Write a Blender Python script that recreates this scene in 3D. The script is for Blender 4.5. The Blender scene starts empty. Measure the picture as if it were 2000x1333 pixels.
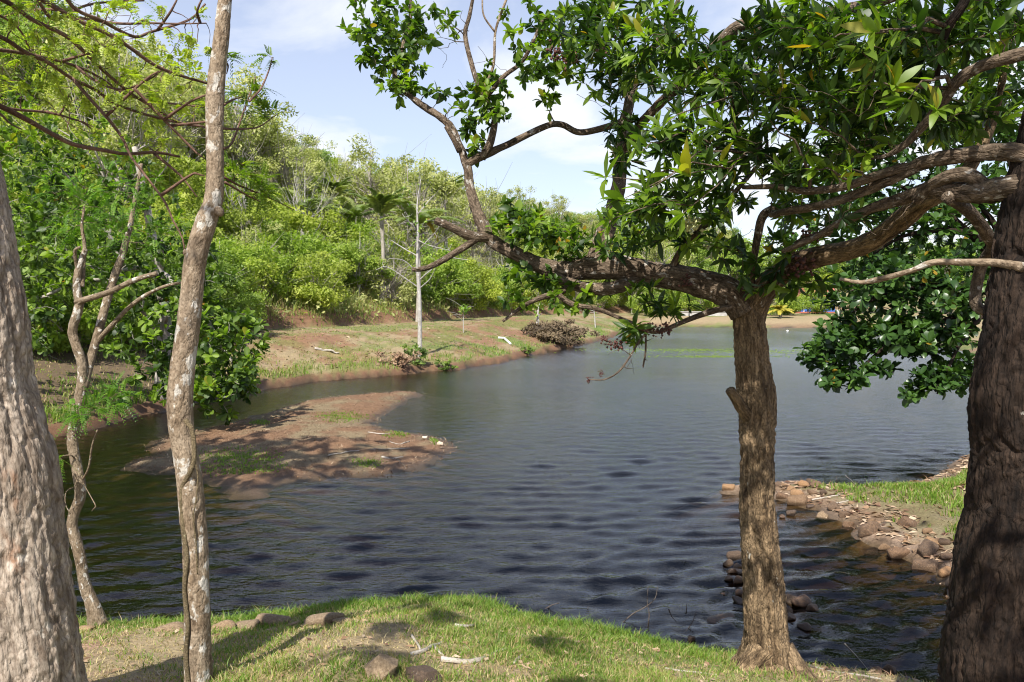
import bpy, math, random
import numpy as np
from mathutils import Matrix, Vector

random.seed(7); RNG = np.random.default_rng(7)
S = bpy.context.scene
COL = S.collection

# ------------------------------------------------------------------ camera
H = 2.6                                   # eye height above the water
F = 1556.0                                # focal length in photo pixels (2000 wide)
HORIZON = 590.0
PITCH = math.atan((666.5 - HORIZON) / F)
cam_d = bpy.data.cameras.new('camera'); cam = bpy.data.objects.new('camera', cam_d); COL.objects.link(cam)
cam.location = (0, 0, H); cam.rotation_euler = (math.pi / 2 - PITCH, 0, 0)
cam_d.sensor_width = 36; cam_d.lens = 36 * F / 2000; cam_d.clip_end = 3000; cam_d.clip_start = .05
S.camera = cam
FWD = np.array([0, math.cos(PITCH), -math.sin(PITCH)]); UP = np.array([0, math.sin(PITCH), math.cos(PITCH)]); RT = np.array([1., 0, 0])
CAM = np.array([0, 0, H])

def at(px, py, d):
    """world point seen at a photo pixel, d metres in front of the lens"""
    px = np.asarray(px, float)[..., None]; py = np.asarray(py, float)[..., None]; d = np.asarray(d, float)[..., None]
    return CAM + d * (FWD + (px - 1000) / F * RT - (py - 666.5) / F * UP)

def on_z(px, py, z=0.0):
    v = FWD + (px - 1000) / F * RT - (py - 666.5) / F * UP
    return CAM + v * ((z - H) / v[2])

def project(P):
    q = np.asarray(P) - CAM
    d = q @ FWD
    return 1000 + F * (q @ RT) / d, 666.5 - F * (q @ UP) / d, d

# ------------------------------------------------------------------ light
SUN_EL, SUN_AZ = math.radians(50), math.radians(198)      # azimuth from +Y, clockwise: behind the camera, a little left
sdir = Vector((math.cos(SUN_EL) * math.sin(SUN_AZ), math.cos(SUN_EL) * math.cos(SUN_AZ), math.sin(SUN_EL)))
sl = bpy.data.lights.new('sun', 'SUN'); sl.energy = 5.0; sl.angle = math.radians(.53); sl.color = (1, .955, .87)
so = bpy.data.objects.new('sun', sl); COL.objects.link(so); so.rotation_euler = sdir.to_track_quat('Z', 'Y').to_euler()
W = bpy.data.worlds.new('World'); S.world = W; W.use_nodes = True
nt = W.node_tree; nt.nodes.clear()
def N(t, tree=None, **kw):
    n = (tree or nt).nodes.new(t)
    for k, v in kw.items(): setattr(n, k, v)
    return n
sky = N('ShaderNodeTexSky', sky_type='NISHITA', sun_disc=False, sun_elevation=SUN_EL, sun_rotation=SUN_AZ, air_density=1.0, dust_density=.7, ozone_density=1.0)
bg = N('ShaderNodeBackground'); bg.inputs[1].default_value = .105
wo = N('ShaderNodeOutputWorld')
tc = N('ShaderNodeTexCoord')
# clouds: noise on a flat layer seen from below, thickening towards the horizon
sep = N('ShaderNodeSeparateXYZ'); nt.links.new(tc.outputs['Generated'], sep.inputs[0])
zz = N('ShaderNodeMath', operation='ADD'); zz.inputs[1].default_value = .22; nt.links.new(sep.outputs[2], zz.inputs[0])
zm = N('ShaderNodeMath', operation='MAXIMUM'); zm.inputs[1].default_value = .08; nt.links.new(zz.outputs[0], zm.inputs[0])
dx = N('ShaderNodeMath', operation='DIVIDE'); nt.links.new(sep.outputs[0], dx.inputs[0]); nt.links.new(zm.outputs[0], dx.inputs[1])
dy = N('ShaderNodeMath', operation='DIVIDE'); nt.links.new(sep.outputs[1], dy.inputs[0]); nt.links.new(zm.outputs[0], dy.inputs[1])
cmb = N('ShaderNodeCombineXYZ'); nt.links.new(dx.outputs[0], cmb.inputs[0]); nt.links.new(dy.outputs[0], cmb.inputs[1]); cmb.inputs[2].default_value = 3.7
cn = N('ShaderNodeTexNoise'); cn.inputs['Scale'].default_value = 1.35; cn.inputs['Detail'].default_value = 9; cn.inputs['Roughness'].default_value = .56; cn.inputs['Distortion'].default_value = .35
nt.links.new(cmb.outputs[0], cn.inputs['Vector'])
cr = N('ShaderNodeValToRGB'); cr.color_ramp.elements[0].position = .45; cr.color_ramp.elements[1].position = .60
cr.color_ramp.elements[0].color = (.36, .36, .36, 1); cr.color_ramp.elements[1].color = (.97, .97, .97, 1)
nt.links.new(cn.outputs[0], cr.inputs[0])
mixc = N('ShaderNodeMix', data_type='RGBA'); el = N('ShaderNodeMapRange', interpolation_type='SMOOTHSTEP'); el.inputs[1].default_value = .22; el.inputs[2].default_value = .75; el.inputs[3].default_value = 1.; el.inputs[4].default_value = .18; nt.links.new(sep.outputs[2], el.inputs[0])
cf = N('ShaderNodeMath', operation='MULTIPLY'); nt.links.new(cr.outputs[0], cf.inputs[0]); nt.links.new(el.outputs[0], cf.inputs[1]); nt.links.new(cf.outputs[0], mixc.inputs['Factor'])
skm = N('ShaderNodeMix', data_type='RGBA', blend_type='MULTIPLY'); skm.inputs['Factor'].default_value = 1; skm.inputs['B'].default_value = (.97, .93, 1.03, 1); nt.links.new(sky.outputs[0], skm.inputs['A'])
nt.links.new(skm.outputs['Result'], mixc.inputs['A']); mixc.inputs['B'].default_value = (5.9, 6.05, 6.3, 1)
nt.links.new(mixc.outputs['Result'], bg.inputs[0]); nt.links.new(bg.outputs[0], wo.inputs[0])
S.view_settings.view_transform = 'Standard'; S.view_settings.look = 'None'; S.view_settings.gamma = 1; S.view_settings.use_curve_mapping = False
S.view_settings.exposure = 0.80
S.render.engine = 'CYCLES'
S.cycles.use_denoising = True
S.cycles.max_bounces = 7; S.cycles.transparent_max_bounces = 10; S.cycles.diffuse_bounces = 3; S.cycles.glossy_bounces = 3
S.cycles.use_adaptive_sampling = True; S.cycles.adaptive_threshold = .006; S.cycles.filter_width = 1.1; S.cycles.denoising_prefilter = 'ACCURATE'
S.cycles.caustics_reflective = False; S.cycles.caustics_refractive = False; S.cycles.sample_clamp_indirect = 6

# ------------------------------------------------------------------ noise
def _h(ix, iy, iz, seed):
    n = (ix.astype(np.uint32) * np.uint32(374761393) + iy.astype(np.uint32) * np.uint32(668265263) + iz.astype(np.uint32) * np.uint32(2147483647 - 1013) + np.uint32(seed * 974711 + 11))
    n = (n ^ (n >> np.uint32(13))) * np.uint32(1274126177)
    n = (n ^ (n >> np.uint32(16))) * np.uint32(2246822519)
    return ((n ^ (n >> np.uint32(15))) & np.uint32(0xFFFFFF)).astype(np.float64) / 0xFFFFFF
def vn(p, seed=0):
    p = np.asarray(p, float); i = np.floor(p).astype(np.int64); f = p - i; f = f * f * f * (f * (f * 6 - 15) + 10)
    i = i & 0xFFFFFFFF; one = 1
    x, y, z = i[..., 0], i[..., 1], i[..., 2]; m = 0xFFFFFFFF
    r = 0
    for a in (0, 1):
        for b in (0, 1):
            for c in (0, 1):
                w = (f[..., 0] if a else 1 - f[..., 0]) * (f[..., 1] if b else 1 - f[..., 1]) * (f[..., 2] if c else 1 - f[..., 2])
                r = r + w * _h((x + a) & m, (y + b) & m, (z + c) & m, seed)
    return r * 2 - 1
def fbm(p, seed=0, oct=4, gain=.5):
    a = 1.; t = 0; s = 0; p = np.asarray(p, float)
    for o in range(oct):
        t = t + a * vn(p, seed + o * 17); s += a; a *= gain; p = p * 2.03 + 5.1
    return t / s
def xyz(x, y, z=0.0):
    x = np.asarray(x, float); return np.stack([x, np.broadcast_to(np.asarray(y, float), x.shape), np.broadcast_to(np.asarray(z, float), x.shape)], -1)
def sstep(a, b, x):
    t = np.clip((x - a) / (b - a), 0, 1); return t * t * (3 - 2 * t)

# ------------------------------------------------------------------ mesh helpers
def mesh(name, V, faces, mat=None, smooth=True, attrs=None):
    """faces: list of index arrays, each (n,3) or (n,4)"""
    me = bpy.data.meshes.new(name)
    V = np.asarray(V, np.float32)
    faces = [np.asarray(f, np.int32) for f in faces if len(f)]
    loops = np.concatenate([f.ravel() for f in faces]); sizes = np.concatenate([np.full(len(f), f.shape[1], np.int32) for f in faces])
    starts = np.concatenate([[0], np.cumsum(sizes)[:-1]]).astype(np.int32)
    me.vertices.add(len(V)); me.vertices.foreach_set('co', V.ravel())
    me.loops.add(len(loops)); me.loops.foreach_set('vertex_index', loops)
    me.polygons.add(len(sizes)); me.polygons.foreach_set('loop_start', starts)
    me.polygons.foreach_set('use_smooth', np.full(len(sizes), smooth, dtype=bool))
    for k, v in (attrs or {}).items():
        v = np.asarray(v, np.float32)
        if v.ndim == 1:
            a = me.attributes.new(k, 'FLOAT', 'POINT'); a.data.foreach_set('value', v)
        else:
            a = me.attributes.new(k, 'FLOAT_VECTOR', 'POINT'); a.data.foreach_set('vector', v.ravel())
    me.update(calc_edges=True); me.validate()
    if mat: me.materials.append(mat)
    return me
def link(name, me, parent=None, loc=None, kind=None):
    o = bpy.data.objects.new(name, me); COL.objects.link(o)
    if parent is not None: o.parent = parent
    if loc is not None: o.location = loc
    if kind: o['kind'] = kind
    return o
def tag(o, label, cat, group=None):
    o['label'] = label; o['category'] = cat
    if group: o['group'] = group
    return o
def thing(name, loc, label, cat, group=None):
    o = bpy.data.objects.new(name, None); COL.objects.link(o); o.location = loc; o.empty_display_size = .1
    return tag(o, label, cat, group)

class MB:
    """collects pieces of one mesh"""
    def __init__(s): s.V = []; s.F3 = []; s.F4 = []; s.A = {}; s.n = 0
    def add(s, V, faces, **attrs):
        V = np.asarray(V, float); s.V.append(V)
        for f in faces:
            f = np.asarray(f)
            if len(f): (s.F3 if f.shape[1] == 3 else s.F4).append(f + s.n)
        for k, v in attrs.items(): s.A.setdefault(k, []).append(np.broadcast_to(np.asarray(v, float), (len(V),) + np.shape(v)[1:]) if np.ndim(v) else np.full(len(V), float(v)))
        s.n += len(V)
    def box(s, lo, hi):
        x0, y0, z0 = lo; x1, y1, z1 = hi
        s.add([(x0,y0,z0),(x1,y0,z0),(x1,y1,z0),(x0,y1,z0),(x0,y0,z1),(x1,y0,z1),(x1,y1,z1),(x0,y1,z1)],
              [[(3,2,1,0),(4,5,6,7),(0,1,5,4),(1,2,6,5),(2,3,7,6),(3,0,4,7)]])
    def me(s, name, mat, off=(0, 0, 0), smooth=True):
        f = ([np.concatenate(s.F4)] if s.F4 else []) + ([np.concatenate(s.F3)] if s.F3 else [])
        return mesh(name, np.concatenate(s.V) - np.asarray(off), f, mat, smooth, {k: np.concatenate(v) for k, v in s.A.items()})

def spline(P, R, step):
    """Catmull-Rom through P with radii R, sampled about every step metres"""
    P = np.asarray(P, float); R = np.asarray(R, float)
    Q = np.vstack([2 * P[0] - P[1], P, 2 * P[-1] - P[-2]])
    out = []; rad = []
    for i in range(len(P) - 1):
        a, b, c, d = Q[i:i + 4]; n = max(1, int(np.linalg.norm(c - b) / step)); t = np.linspace(0, 1, n, endpoint=False)[:, None]
        out.append(.5 * (2 * b + (c - a) * t + (2 * a - 5 * b + 4 * c - d) * t ** 2 + (-a + 3 * b - 3 * c + d) * t ** 3)); rad.append(R[i] + (R[i + 1] - R[i]) * t[:, 0])
    out.append(P[-1:]); rad.append(R[-1:])
    return np.concatenate(out), np.concatenate(rad)
def frames(P):
    T = np.gradient(P, axis=0); T /= np.linalg.norm(T, axis=1)[:, None] + 1e-9
    n = np.cross(T[0], [.31, .2, .93]); 
    if np.linalg.norm(n) < .1: n = np.cross(T[0], [1, 0, 0])
    n /= np.linalg.norm(n); A = []
    for t in T:
        n = n - t * (n @ t); n /= np.linalg.norm(n) + 1e-9; A.append(n)
    A = np.array(A); return T, A, np.cross(T, A)
def tube(mb, P, R, seg, disp=None, caps=True):
    T, A, B = frames(P); n = len(P)
    th = np.arange(seg) / seg * 2 * math.pi
    L = np.concatenate([[0], np.cumsum(np.linalg.norm(np.diff(P, axis=0), axis=1))])
    ring = np.cos(th)[None, :, None] * A[:, None] + np.sin(th)[None, :, None] * B[:, None]
    bk = np.stack([np.cos(th)[None] * R[:, None], np.sin(th)[None] * R[:, None], np.broadcast_to(L[:, None], (n, seg))], -1)
    rr = R[:, None] + (disp(bk, R) if disp else 0)
    V = (P[:, None] + ring * rr[..., None]).reshape(-1, 3); bk = bk.reshape(-1, 3)
    i = np.arange(n - 1)[:, None] * seg; j = np.arange(seg)[None]; k = (j + 1) % seg
    fs = np.stack([i + j, i + k, i + seg + k, i + seg + j], -1).reshape(-1, 4)
    ff = [fs]
    if caps:
        V = np.vstack([V, P[-1] + T[-1] * R[-1] * .4, P[0]]); bk = np.vstack([bk, [0, 0, L[-1]], [0, 0, 0]])
        e = (n - 1) * seg; j = np.arange(seg); k = (j + 1) % seg
        ff.append(np.stack([e + j, e + k, np.full(seg, n * seg)], -1)); ff.append(np.stack([k, j, np.full(seg, n * seg + 1)], -1))
    mb.add(V, ff, bk=bk)

# ------------------------------------------------------------------ materials
def mat(name):
    m = bpy.data.materials.new(name); m.use_nodes = True; t = m.node_tree; t.nodes.clear()
    o = t.nodes.new('ShaderNodeOutputMaterial'); p = t.nodes.new('ShaderNodeBsdfPrincipled'); t.links.new(p.outputs[0], o.inputs[0])
    return m, t, p, o
def noise_tex(t, vec, scale, detail=4, rough=.55, stretch=None):
    if stretch is not None:
        mp = t.nodes.new('ShaderNodeMapping'); mp.inputs['Scale'].default_value = stretch; t.links.new(vec, mp.inputs[0]); vec = mp.outputs[0]
    n = t.nodes.new('ShaderNodeTexNoise'); n.inputs['Scale'].default_value = scale; n.inputs['Detail'].default_value = detail; n.inputs['Roughness'].default_value = rough
    t.links.new(vec, n.inputs['Vector']); return n.outputs[0]
def ramp(t, fac, stops):
    r = t.nodes.new('ShaderNodeValToRGB'); e = r.color_ramp.elements
    while len(e) < len(stops): e.new(.5)
    for x, (p, c) in zip(e, stops): x.position = p; x.color = (*c, 1)
    t.links.new(fac, r.inputs[0]); return r.outputs[0]
def mixrgb(t, fac, a, b, mode='MIX'):
    m = t.nodes.new('ShaderNodeMix'); m.data_type = 'RGBA'; m.blend_type = mode
    for s, v in (('Factor', fac), ('A', a), ('B', b)):
        if hasattr(v, 'links'): t.links.new(v, m.inputs[s])
        else: m.inputs[s].default_value = v if not isinstance(v, tuple) else (*v, 1)[:4]
    return m.outputs['Result']
def attr(t, name):
    a = t.nodes.new('ShaderNodeAttribute'); a.attribute_name = name; return a
def bump(t, p, h, strength, dist):
    b = t.nodes.new('ShaderNodeBump'); b.inputs['Strength'].default_value = strength; b.inputs['Distance'].default_value = dist
    t.links.new(h, b.inputs['Height']); t.links.new(b.outputs[0], p.inputs['Normal']); return b

def bark(name, dark, mid, light, spot, spot_scale=14, spot_pos=.63, scale=30, stretch=(1, 1, .22), rust=None, bstr=.8, plates=.5):
    m, t, p, o = mat(name); v = attr(t, 'bk').outputs['Vector']
    n1 = noise_tex(t, v, scale, 8, .68, stretch); n2 = noise_tex(t, v, scale * .16, 4, .6, (1, 1, .6)); n5 = noise_tex(t, v, scale * 4, 5, .7, (1, 1, .5))
    # furrows: thin lines where a long stretched noise crosses its middle
    def furrow(sc, k):
        f = noise_tex(t, v, sc, 3, .6, stretch); a = t.nodes.new('ShaderNodeMath'); a.operation = 'SUBTRACT'; a.inputs[1].default_value = .5; t.links.new(f, a.inputs[0])
        b = t.nodes.new('ShaderNodeMath'); b.operation = 'ABSOLUTE'; t.links.new(a.outputs[0], b.inputs[0]); c_ = t.nodes.new('ShaderNodeMath'); c_.operation = 'MULTIPLY'; c_.use_clamp = True; c_.inputs[1].default_value = k; t.links.new(b.outputs[0], c_.inputs[0]); return c_.outputs[0]
    fu = furrow(scale * .8, 9.)
    c = ramp(t, n1, [(.34, dark), (.49, mid), (.66, light)])
    c = mixrgb(t, ramp(t, n2, [(.42, (0, 0, 0)), (.62, (.6, .6, .6))]), c, light)
    c = mixrgb(t, ramp(t, n5, [(.36, (.62, .62, .62)), (.5, (0, 0, 0))]), c, dark)
    wv = t.nodes.new('ShaderNodeVectorMath'); wv.operation = 'MULTIPLY_ADD'; wn = t.nodes.new('ShaderNodeTexNoise'); wn.inputs['Scale'].default_value = scale * .5; t.links.new(v, wn.inputs['Vector']); t.links.new(wn.outputs['Color'], wv.inputs[0]); wv.inputs[1].default_value = (.06, .06, .10); t.links.new(v, wv.inputs[2])
    mp = t.nodes.new('ShaderNodeMapping'); mp.inputs['Scale'].default_value = (1, 1, stretch[2] * .8); t.links.new(wv.outputs[0], mp.inputs[0])
    vo = t.nodes.new('ShaderNodeTexVoronoi'); vo.feature = 'DISTANCE_TO_EDGE'; vo.inputs['Scale'].default_value = scale * 1.1; t.links.new(mp.outputs[0], vo.inputs['Vector'])
    crk = ramp(t, vo.outputs['Distance'], [(.0, (plates,) * 3), (.16, (0, 0, 0))]); c = mixrgb(t, crk, c, dark)
    vo2 = t.nodes.new('ShaderNodeTexVoronoi'); vo2.inputs['Scale'].default_value = scale * 1.1; t.links.new(mp.outputs[0], vo2.inputs['Vector']); bwv = t.nodes.new('ShaderNodeRGBToBW'); t.links.new(vo2.outputs['Color'], bwv.inputs[0])
    c = mixrgb(t, 1., c, ramp(t, bwv.outputs[0], [(.2, (1 - .4 * plates,) * 3), (.8, (1 + .4 * plates,) * 3)]), 'MULTIPLY')
    if rust:
        n4 = noise_tex(t, v, scale * .3, 4, .6, (1, 1, .5)); c = mixrgb(t, ramp(t, n4, [(.62, (0, 0, 0)), (.74, (.6, .6, .6))]), c, rust)
    n3 = noise_tex(t, v, spot_scale, 5, .6, (1, 1, .7))
    c = mixrgb(t, ramp(t, n3, [(spot_pos, (0, 0, 0)), (spot_pos + .04, (.85, .85, .85))]), c, spot)
    t.links.new(c, p.inputs['Base Color']); p.inputs['Roughness'].default_value = .9; p.inputs['Specular IOR Level'].default_value = .2
    pl_ = ramp(t, vo.outputs['Distance'], [(.0, (0, 0, 0)), (.22, (1, 1, 1))]); h1 = mixrgb(t, .4, fu, n1); h1 = mixrgb(t, .5 * plates, h1, pl_); h2 = mixrgb(t, .3, h1, n5); bump(t, p, h2, bstr, .02); return m

def leafmat(name, dark, mid, light, trans=.35, rough=.38, old=None):
    m, t, p, o = mat(name); a = attr(t, 'tint').outputs['Fac']
    st = [(.0, dark), (.45, mid), (.9, light)] + ([(.985, old)] if old else [])
    c = ramp(t, a, st)
    g = t.nodes.new('ShaderNodeNewGeometry'); n = noise_tex(t, g.outputs['Position'], 7, 2)
    c = mixrgb(t, 1.0, c, ramp(t, n, [(.3, (.8, .82, .75)), (.7, (1.15, 1.12, 1.1))]), 'MULTIPLY')
    t.links.new(c, p.inputs['Base Color']); p.inputs['Roughness'].default_value = rough; p.inputs['Specular IOR Level'].default_value = .45
    tr = t.nodes.new('ShaderNodeBsdfTranslucent'); hs = mixrgb(t, 1.0, c, (1.5, 1.75, .6), 'MULTIPLY'); t.links.new(hs, tr.inputs[0])
    mx = t.nodes.new('ShaderNodeMixShader'); mx.inputs[0].default_value = trans
    t.links.new(p.outputs[0], mx.inputs[1]); t.links.new(tr.outputs[0], mx.inputs[2]); t.links.new(mx.outputs[0], o.inputs[0]); return m

def plain(name, col, rough=.7, nscale=20, var=.15):
    m, t, p, o = mat(name); g = t.nodes.new('ShaderNodeTexCoord'); n = noise_tex(t, g.outputs['Object'], nscale, 4)
    c = mixrgb(t, 1.0, col, ramp(t, n, [(.3, (1 - var,) * 3), (.7, (1 + var,) * 3)]), 'MULTIPLY')
    t.links.new(c, p.inputs['Base Color']); p.inputs['Roughness'].default_value = rough; return m

M = {}
M['bark_center'] = bark('bark_centre_tree', (.026, .017, .010), (.15, .10, .056), (.36, .255, .15), (.40, .37, .31), 22, .68, 42, (1, 1, .16), bstr=1.0)
M['bark_limb'] = bark('bark_limbs', (.028, .019, .012), (.105, .074, .05), (.23, .175, .125), (.40, .37, .33), 26, .60, 45, (1, 1, .3))
M['bark_right'] = bark('bark_right_tree', (.007, .005, .004), (.021, .013, .009), (.048, .031, .021), (.42, .39, .35), 30, .70, 32, (1, 1, .2), bstr=1.0, plates=.55)  # dark brown bark, deepened further so its colour carries the canopy shade
M['bark_left'] = bark('bark_left_tree', (.10, .068, .046), (.27, .215, .165), (.46, .385, .31), (.50, .44, .37), 10, .64, 26, (1, 1, .3), rust=(.30, .14, .07), bstr=.7)
M['bark_pale'] = bark('bark_slender_tree', (.07, .048, .030), (.20, .145, .095), (.34, .27, .195), (.47, .44, .39), 15, .555, 34, (1, 1, .55), bstr=.5, plates=.12)
M['bark_thin'] = bark('bark_crooked_tree', (.06, .042, .026), (.17, .125, .08), (.29, .23, .165), (.5, .47, .42), 26, .58, 36, (1, 1, .6), bstr=.5, plates=.15)
M['bark_red'] = bark('bark_red_branches', (.035, .020, .015), (.12, .065, .045), (.25, .155, .115), (.35, .25, .19), 30, .66, 50, (1, 1, .3), bstr=.4, plates=.15)
M['bark_white'] = bark('bark_white_sapling', (.20, .18, .155), (.36, .335, .30), (.47, .45, .42), (.52, .51, .49), 12, .6, 14, (1, 1, .4), bstr=.3, plates=.15)
M['bark_grey'] = bark('bark_hill', (.17, .145, .12), (.31, .28, .24), (.46, .42, .37), (.52, .5, .46), 8, .62, 9, (1, 1, .3), bstr=.3, plates=.15)
M['leaf_center'] = leafmat('leaf_centre_tree', (.022, .052, .009), (.060, .118, .014), (.20, .30, .025), .44, .45, old=(.36, .22, .02))
M['leaf_right'] = leafmat('leaf_right_tree', (.018, .042, .008), (.050, .100, .012), (.20, .30, .025), .44, .45, old=(.40, .24, .02))
M['leaf_almond'] = leafmat('leaf_almond', (.024, .052, .010), (.072, .128, .018), (.20, .30, .03), .42, .5, old=(.32, .20, .02))
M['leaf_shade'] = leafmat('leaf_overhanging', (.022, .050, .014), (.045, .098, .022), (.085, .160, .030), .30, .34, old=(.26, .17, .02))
M['leaf_feather'] = leafmat('leaf_feathery', (.08, .145, .014), (.17, .26, .025), (.36, .42, .05), .40, .5)
M['leaf_fresh'] = leafmat('leaf_fresh', (.06, .14, .015), (.11, .23, .02), (.25, .36, .05), .4, .5)
M['hill_yellow'] = leafmat('leaf_hill_yellow', (.19, .24, .035), (.31, .37, .055), (.46, .48, .10), .40, .6)
M['hill_mid'] = leafmat('leaf_hill_mid', (.12, .19, .026), (.22, .31, .045), (.36, .43, .07), .40, .6)
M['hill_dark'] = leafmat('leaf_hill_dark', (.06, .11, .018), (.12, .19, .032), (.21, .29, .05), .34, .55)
M['hill_olive'] = leafmat('leaf_hill_olive', (.20, .22, .07), (.33, .35, .13), (.47, .47, .21), .36, .65)
M['hill_palm'] = leafmat('leaf_hill_palm', (.09, .13, .04), (.17, .225, .065), (.27, .31, .10), .30, .5, old=(.34, .25, .06))
M['palm_yellow'] = leafmat('leaf_young_palm', (.26, .26, .03), (.40, .35, .05), (.48, .42, .08), .30, .5)
M['grass'] = leafmat('grass_blades', (.085, .15, .018), (.15, .255, .028), (.29, .31, .08), .35, .55, old=(.36, .28, .14))
M['grass_dry'] = leafmat('dry_grass', (.26, .19, .09), (.42, .33, .17), (.55, .46, .27), .25, .7)
M['brush'] = leafmat('dry_brush', (.06, .042, .026), (.12, .085, .05), (.20, .15, .09), .1, .8)
M['litter'] = leafmat('leaf_litter', (.10, .05, .03), (.26, .16, .095), (.46, .35, .25), .05, .7)
M['pod'] = plain('dry_pods', (.085, .030, .022), .7, 60, .4)
M['bloom'] = plain('pale_buds', (.42, .44, .20), .7, 60, .2)
M['stick'] = bark('dead_wood', (.16, .13, .10), (.34, .30, .25), (.52, .48, .42), (.6, .57, .52), 30, .64, 60, (1, 1, .15), bstr=.4, plates=.15)
M['stick_dark'] = bark('dark_dead_wood', (.04, .03, .025), (.10, .075, .055), (.19, .15, .12), (.3, .27, .22), 30, .68, 60, (1, 1, .15), bstr=.4, plates=.15)
M['vine'] = bark('vine_stem', (.07, .055, .03), (.15, .115, .065), (.26, .20, .12), (.35, .33, .2), 40, .66, 70, (1, 1, 2.), bstr=.6)
M['pipe'] = plain('white_plastic_pipe', (.80, .80, .78), .4, 8, .04)
M['white_paint'] = plain('white_paint', (.74, .73, .70), .6, 3, .06)
M['blue_wall'] = plain('blue_wall', (.035, .12, .42), .7, 2, .1)
M['dark_wall'] = plain('dark_interior_wall', (.05, .035, .035), .8, 2, .2)
M['red_roof'] = plain('red_roof', (.42, .13, .10), .7, 2, .2)
M['red_wall'] = plain('red_low_wall', (.34, .10, .07), .8, 2, .2)
M['concrete'] = plain('grey_concrete', (.36, .35, .33), .9, 2, .2)

def rockmat(name, a, b, c, lich):
    m, t, p, o = mat(name); g = t.nodes.new('ShaderNodeTexCoord'); oi = t.nodes.new('ShaderNodeObjectInfo')
    ad = t.nodes.new('ShaderNodeVectorMath'); ad.operation = 'ADD'; t.links.new(g.outputs['Object'], ad.inputs[0])
    sc = t.nodes.new('ShaderNodeMath'); sc.operation = 'MULTIPLY'; sc.inputs[1].default_value = 37.; t.links.new(oi.outputs['Random'], sc.inputs[0]); t.links.new(sc.outputs[0], ad.inputs[1])
    n1 = noise_tex(t, ad.outputs[0], 9, 7, .62); n2 = noise_tex(t, ad.outputs[0], 45, 5, .6); n3 = noise_tex(t, ad.outputs[0], 17, 3, .5)
    col = ramp(t, n1, [(.3, a), (.5, b), (.7, c)])
    tin = ramp(t, oi.outputs['Random'], [(0, (.5, .48, .48)), (.5, (.8, .76, .7)), (1, (1.05, .9, .74))]); col = mixrgb(t, 1., col, tin, 'MULTIPLY')
    col = mixrgb(t, 1., col, ramp(t, n2, [(.3, (.72, .72, .72)), (.7, (1.2, 1.2, 1.2))]), 'MULTIPLY')
    col = mixrgb(t, ramp(t, n3, [(.66, (0, 0, 0)), (.70, (.7, .7, .7))]), col, lich)
    t.links.new(col, p.inputs['Base Color']); p.inputs['Roughness'].default_value = .85; bump(t, p, n2, .55, .01); return m
M['rock_tan'] = rockmat('rock_tan', (.15, .105, .065), (.27, .20, .13), (.40, .31, .21), (.46, .42, .35))
M['rock_brown'] = rockmat('rock_brown', (.065, .042, .028), (.135, .088, .056), (.23, .155, .10), (.35, .31, .26))
M['rock_orange'] = rockmat('rock_orange', (.17, .10, .05), (.28, .175, .095), (.38, .26, .15), (.40, .35, .28))
M['rock_wet'] = rockmat('rock_wet', (.035, .022, .014), (.075, .045, .028), (.13, .08, .045), (.15, .12, .09)); M['rock_wet'].node_tree.nodes['Principled BSDF'].inputs['Roughness'].default_value = .4
M['rock_pale'] = rockmat('rock_pale', (.5, .45, .38), (.62, .57, .5), (.72, .68, .62), (.6, .56, .5))

# ground: albedo from soil, straw and turf as laid down in the mesh attribute, plus fine grain
m, t, p, o = mat('ground_soil_and_turf'); M['ground'] = m
ca = attr(t, 'alb').outputs['Color']; g = t.nodes.new('ShaderNodeNewGeometry')
n1 = noise_tex(t, g.outputs['Position'], 38, 6, .65); n2 = noise_tex(t, g.outputs['Position'], 6, 5, .6)
c = mixrgb(t, 1., ca, ramp(t, n1, [(.28, (.62, .6, .58)), (.72, (1.36, 1.38, 1.4))]), 'MULTIPLY')
c = mixrgb(t, 1., c, ramp(t, n2, [(.3, (.8, .8, .8)), (.7, (1.18, 1.18, 1.18))]), 'MULTIPLY')
t.links.new(c, p.inputs['Base Color']); t.links.new(ramp(t, attr(t, 'wet').outputs['Fac'], [(0, (.92, .92, .92)), (1, (.35, .35, .35))]), p.inputs['Roughness'])
p.inputs['Specular IOR Level'].default_value = .3; bump(t, p, n1, .7, .03)

# water: clear brown tinted surface, reflection by Fresnel; wave shape is in the mesh, fine chop in the bump
m = bpy.data.materials.new('pond_water'); M['water'] = m; m.use_nodes = True; t = m.node_tree; t.nodes.clear(); o = t.nodes.new('ShaderNodeOutputMaterial')
g = t.nodes.new('ShaderNodeNewGeometry')
w1 = noise_tex(t, g.outputs['Position'], 1.0, 3, .55, (5, 13, 1)); w2 = noise_tex(t, g.outputs['Position'], 1.0, 2, .5, (13, 34, 1))
ad = t.nodes.new('ShaderNodeMath'); ad.operation = 'MULTIPLY_ADD'; ad.inputs[1].default_value = .35; t.links.new(w2, ad.inputs[0]); t.links.new(w1, ad.inputs[2])
cm_ = t.nodes.new('ShaderNodeMath'); cm_.operation = 'MULTIPLY'; t.links.new(ad.outputs[0], cm_.inputs[0]); t.links.new(attr(t, 'chop').outputs['Fac'], cm_.inputs[1]); ad = cm_
b = t.nodes.new('ShaderNodeBump'); b.inputs['Strength'].default_value = .55; b.inputs['Distance'].default_value = .02; t.links.new(ad.outputs[0], b.inputs['Height'])
fr = t.nodes.new('ShaderNodeFresnel'); fr.inputs[0].default_value = 1.55
gl = t.nodes.new('ShaderNodeBsdfGlossy'); t.links.new(attr(t, 'rough').outputs['Fac'], gl.inputs['Roughness']); t.links.new(b.outputs[0], gl.inputs['Normal'])
tp = t.nodes.new('ShaderNodeBsdfTransparent'); tp.inputs[0].default_value = (.90, .84, .70, 1)
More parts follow.
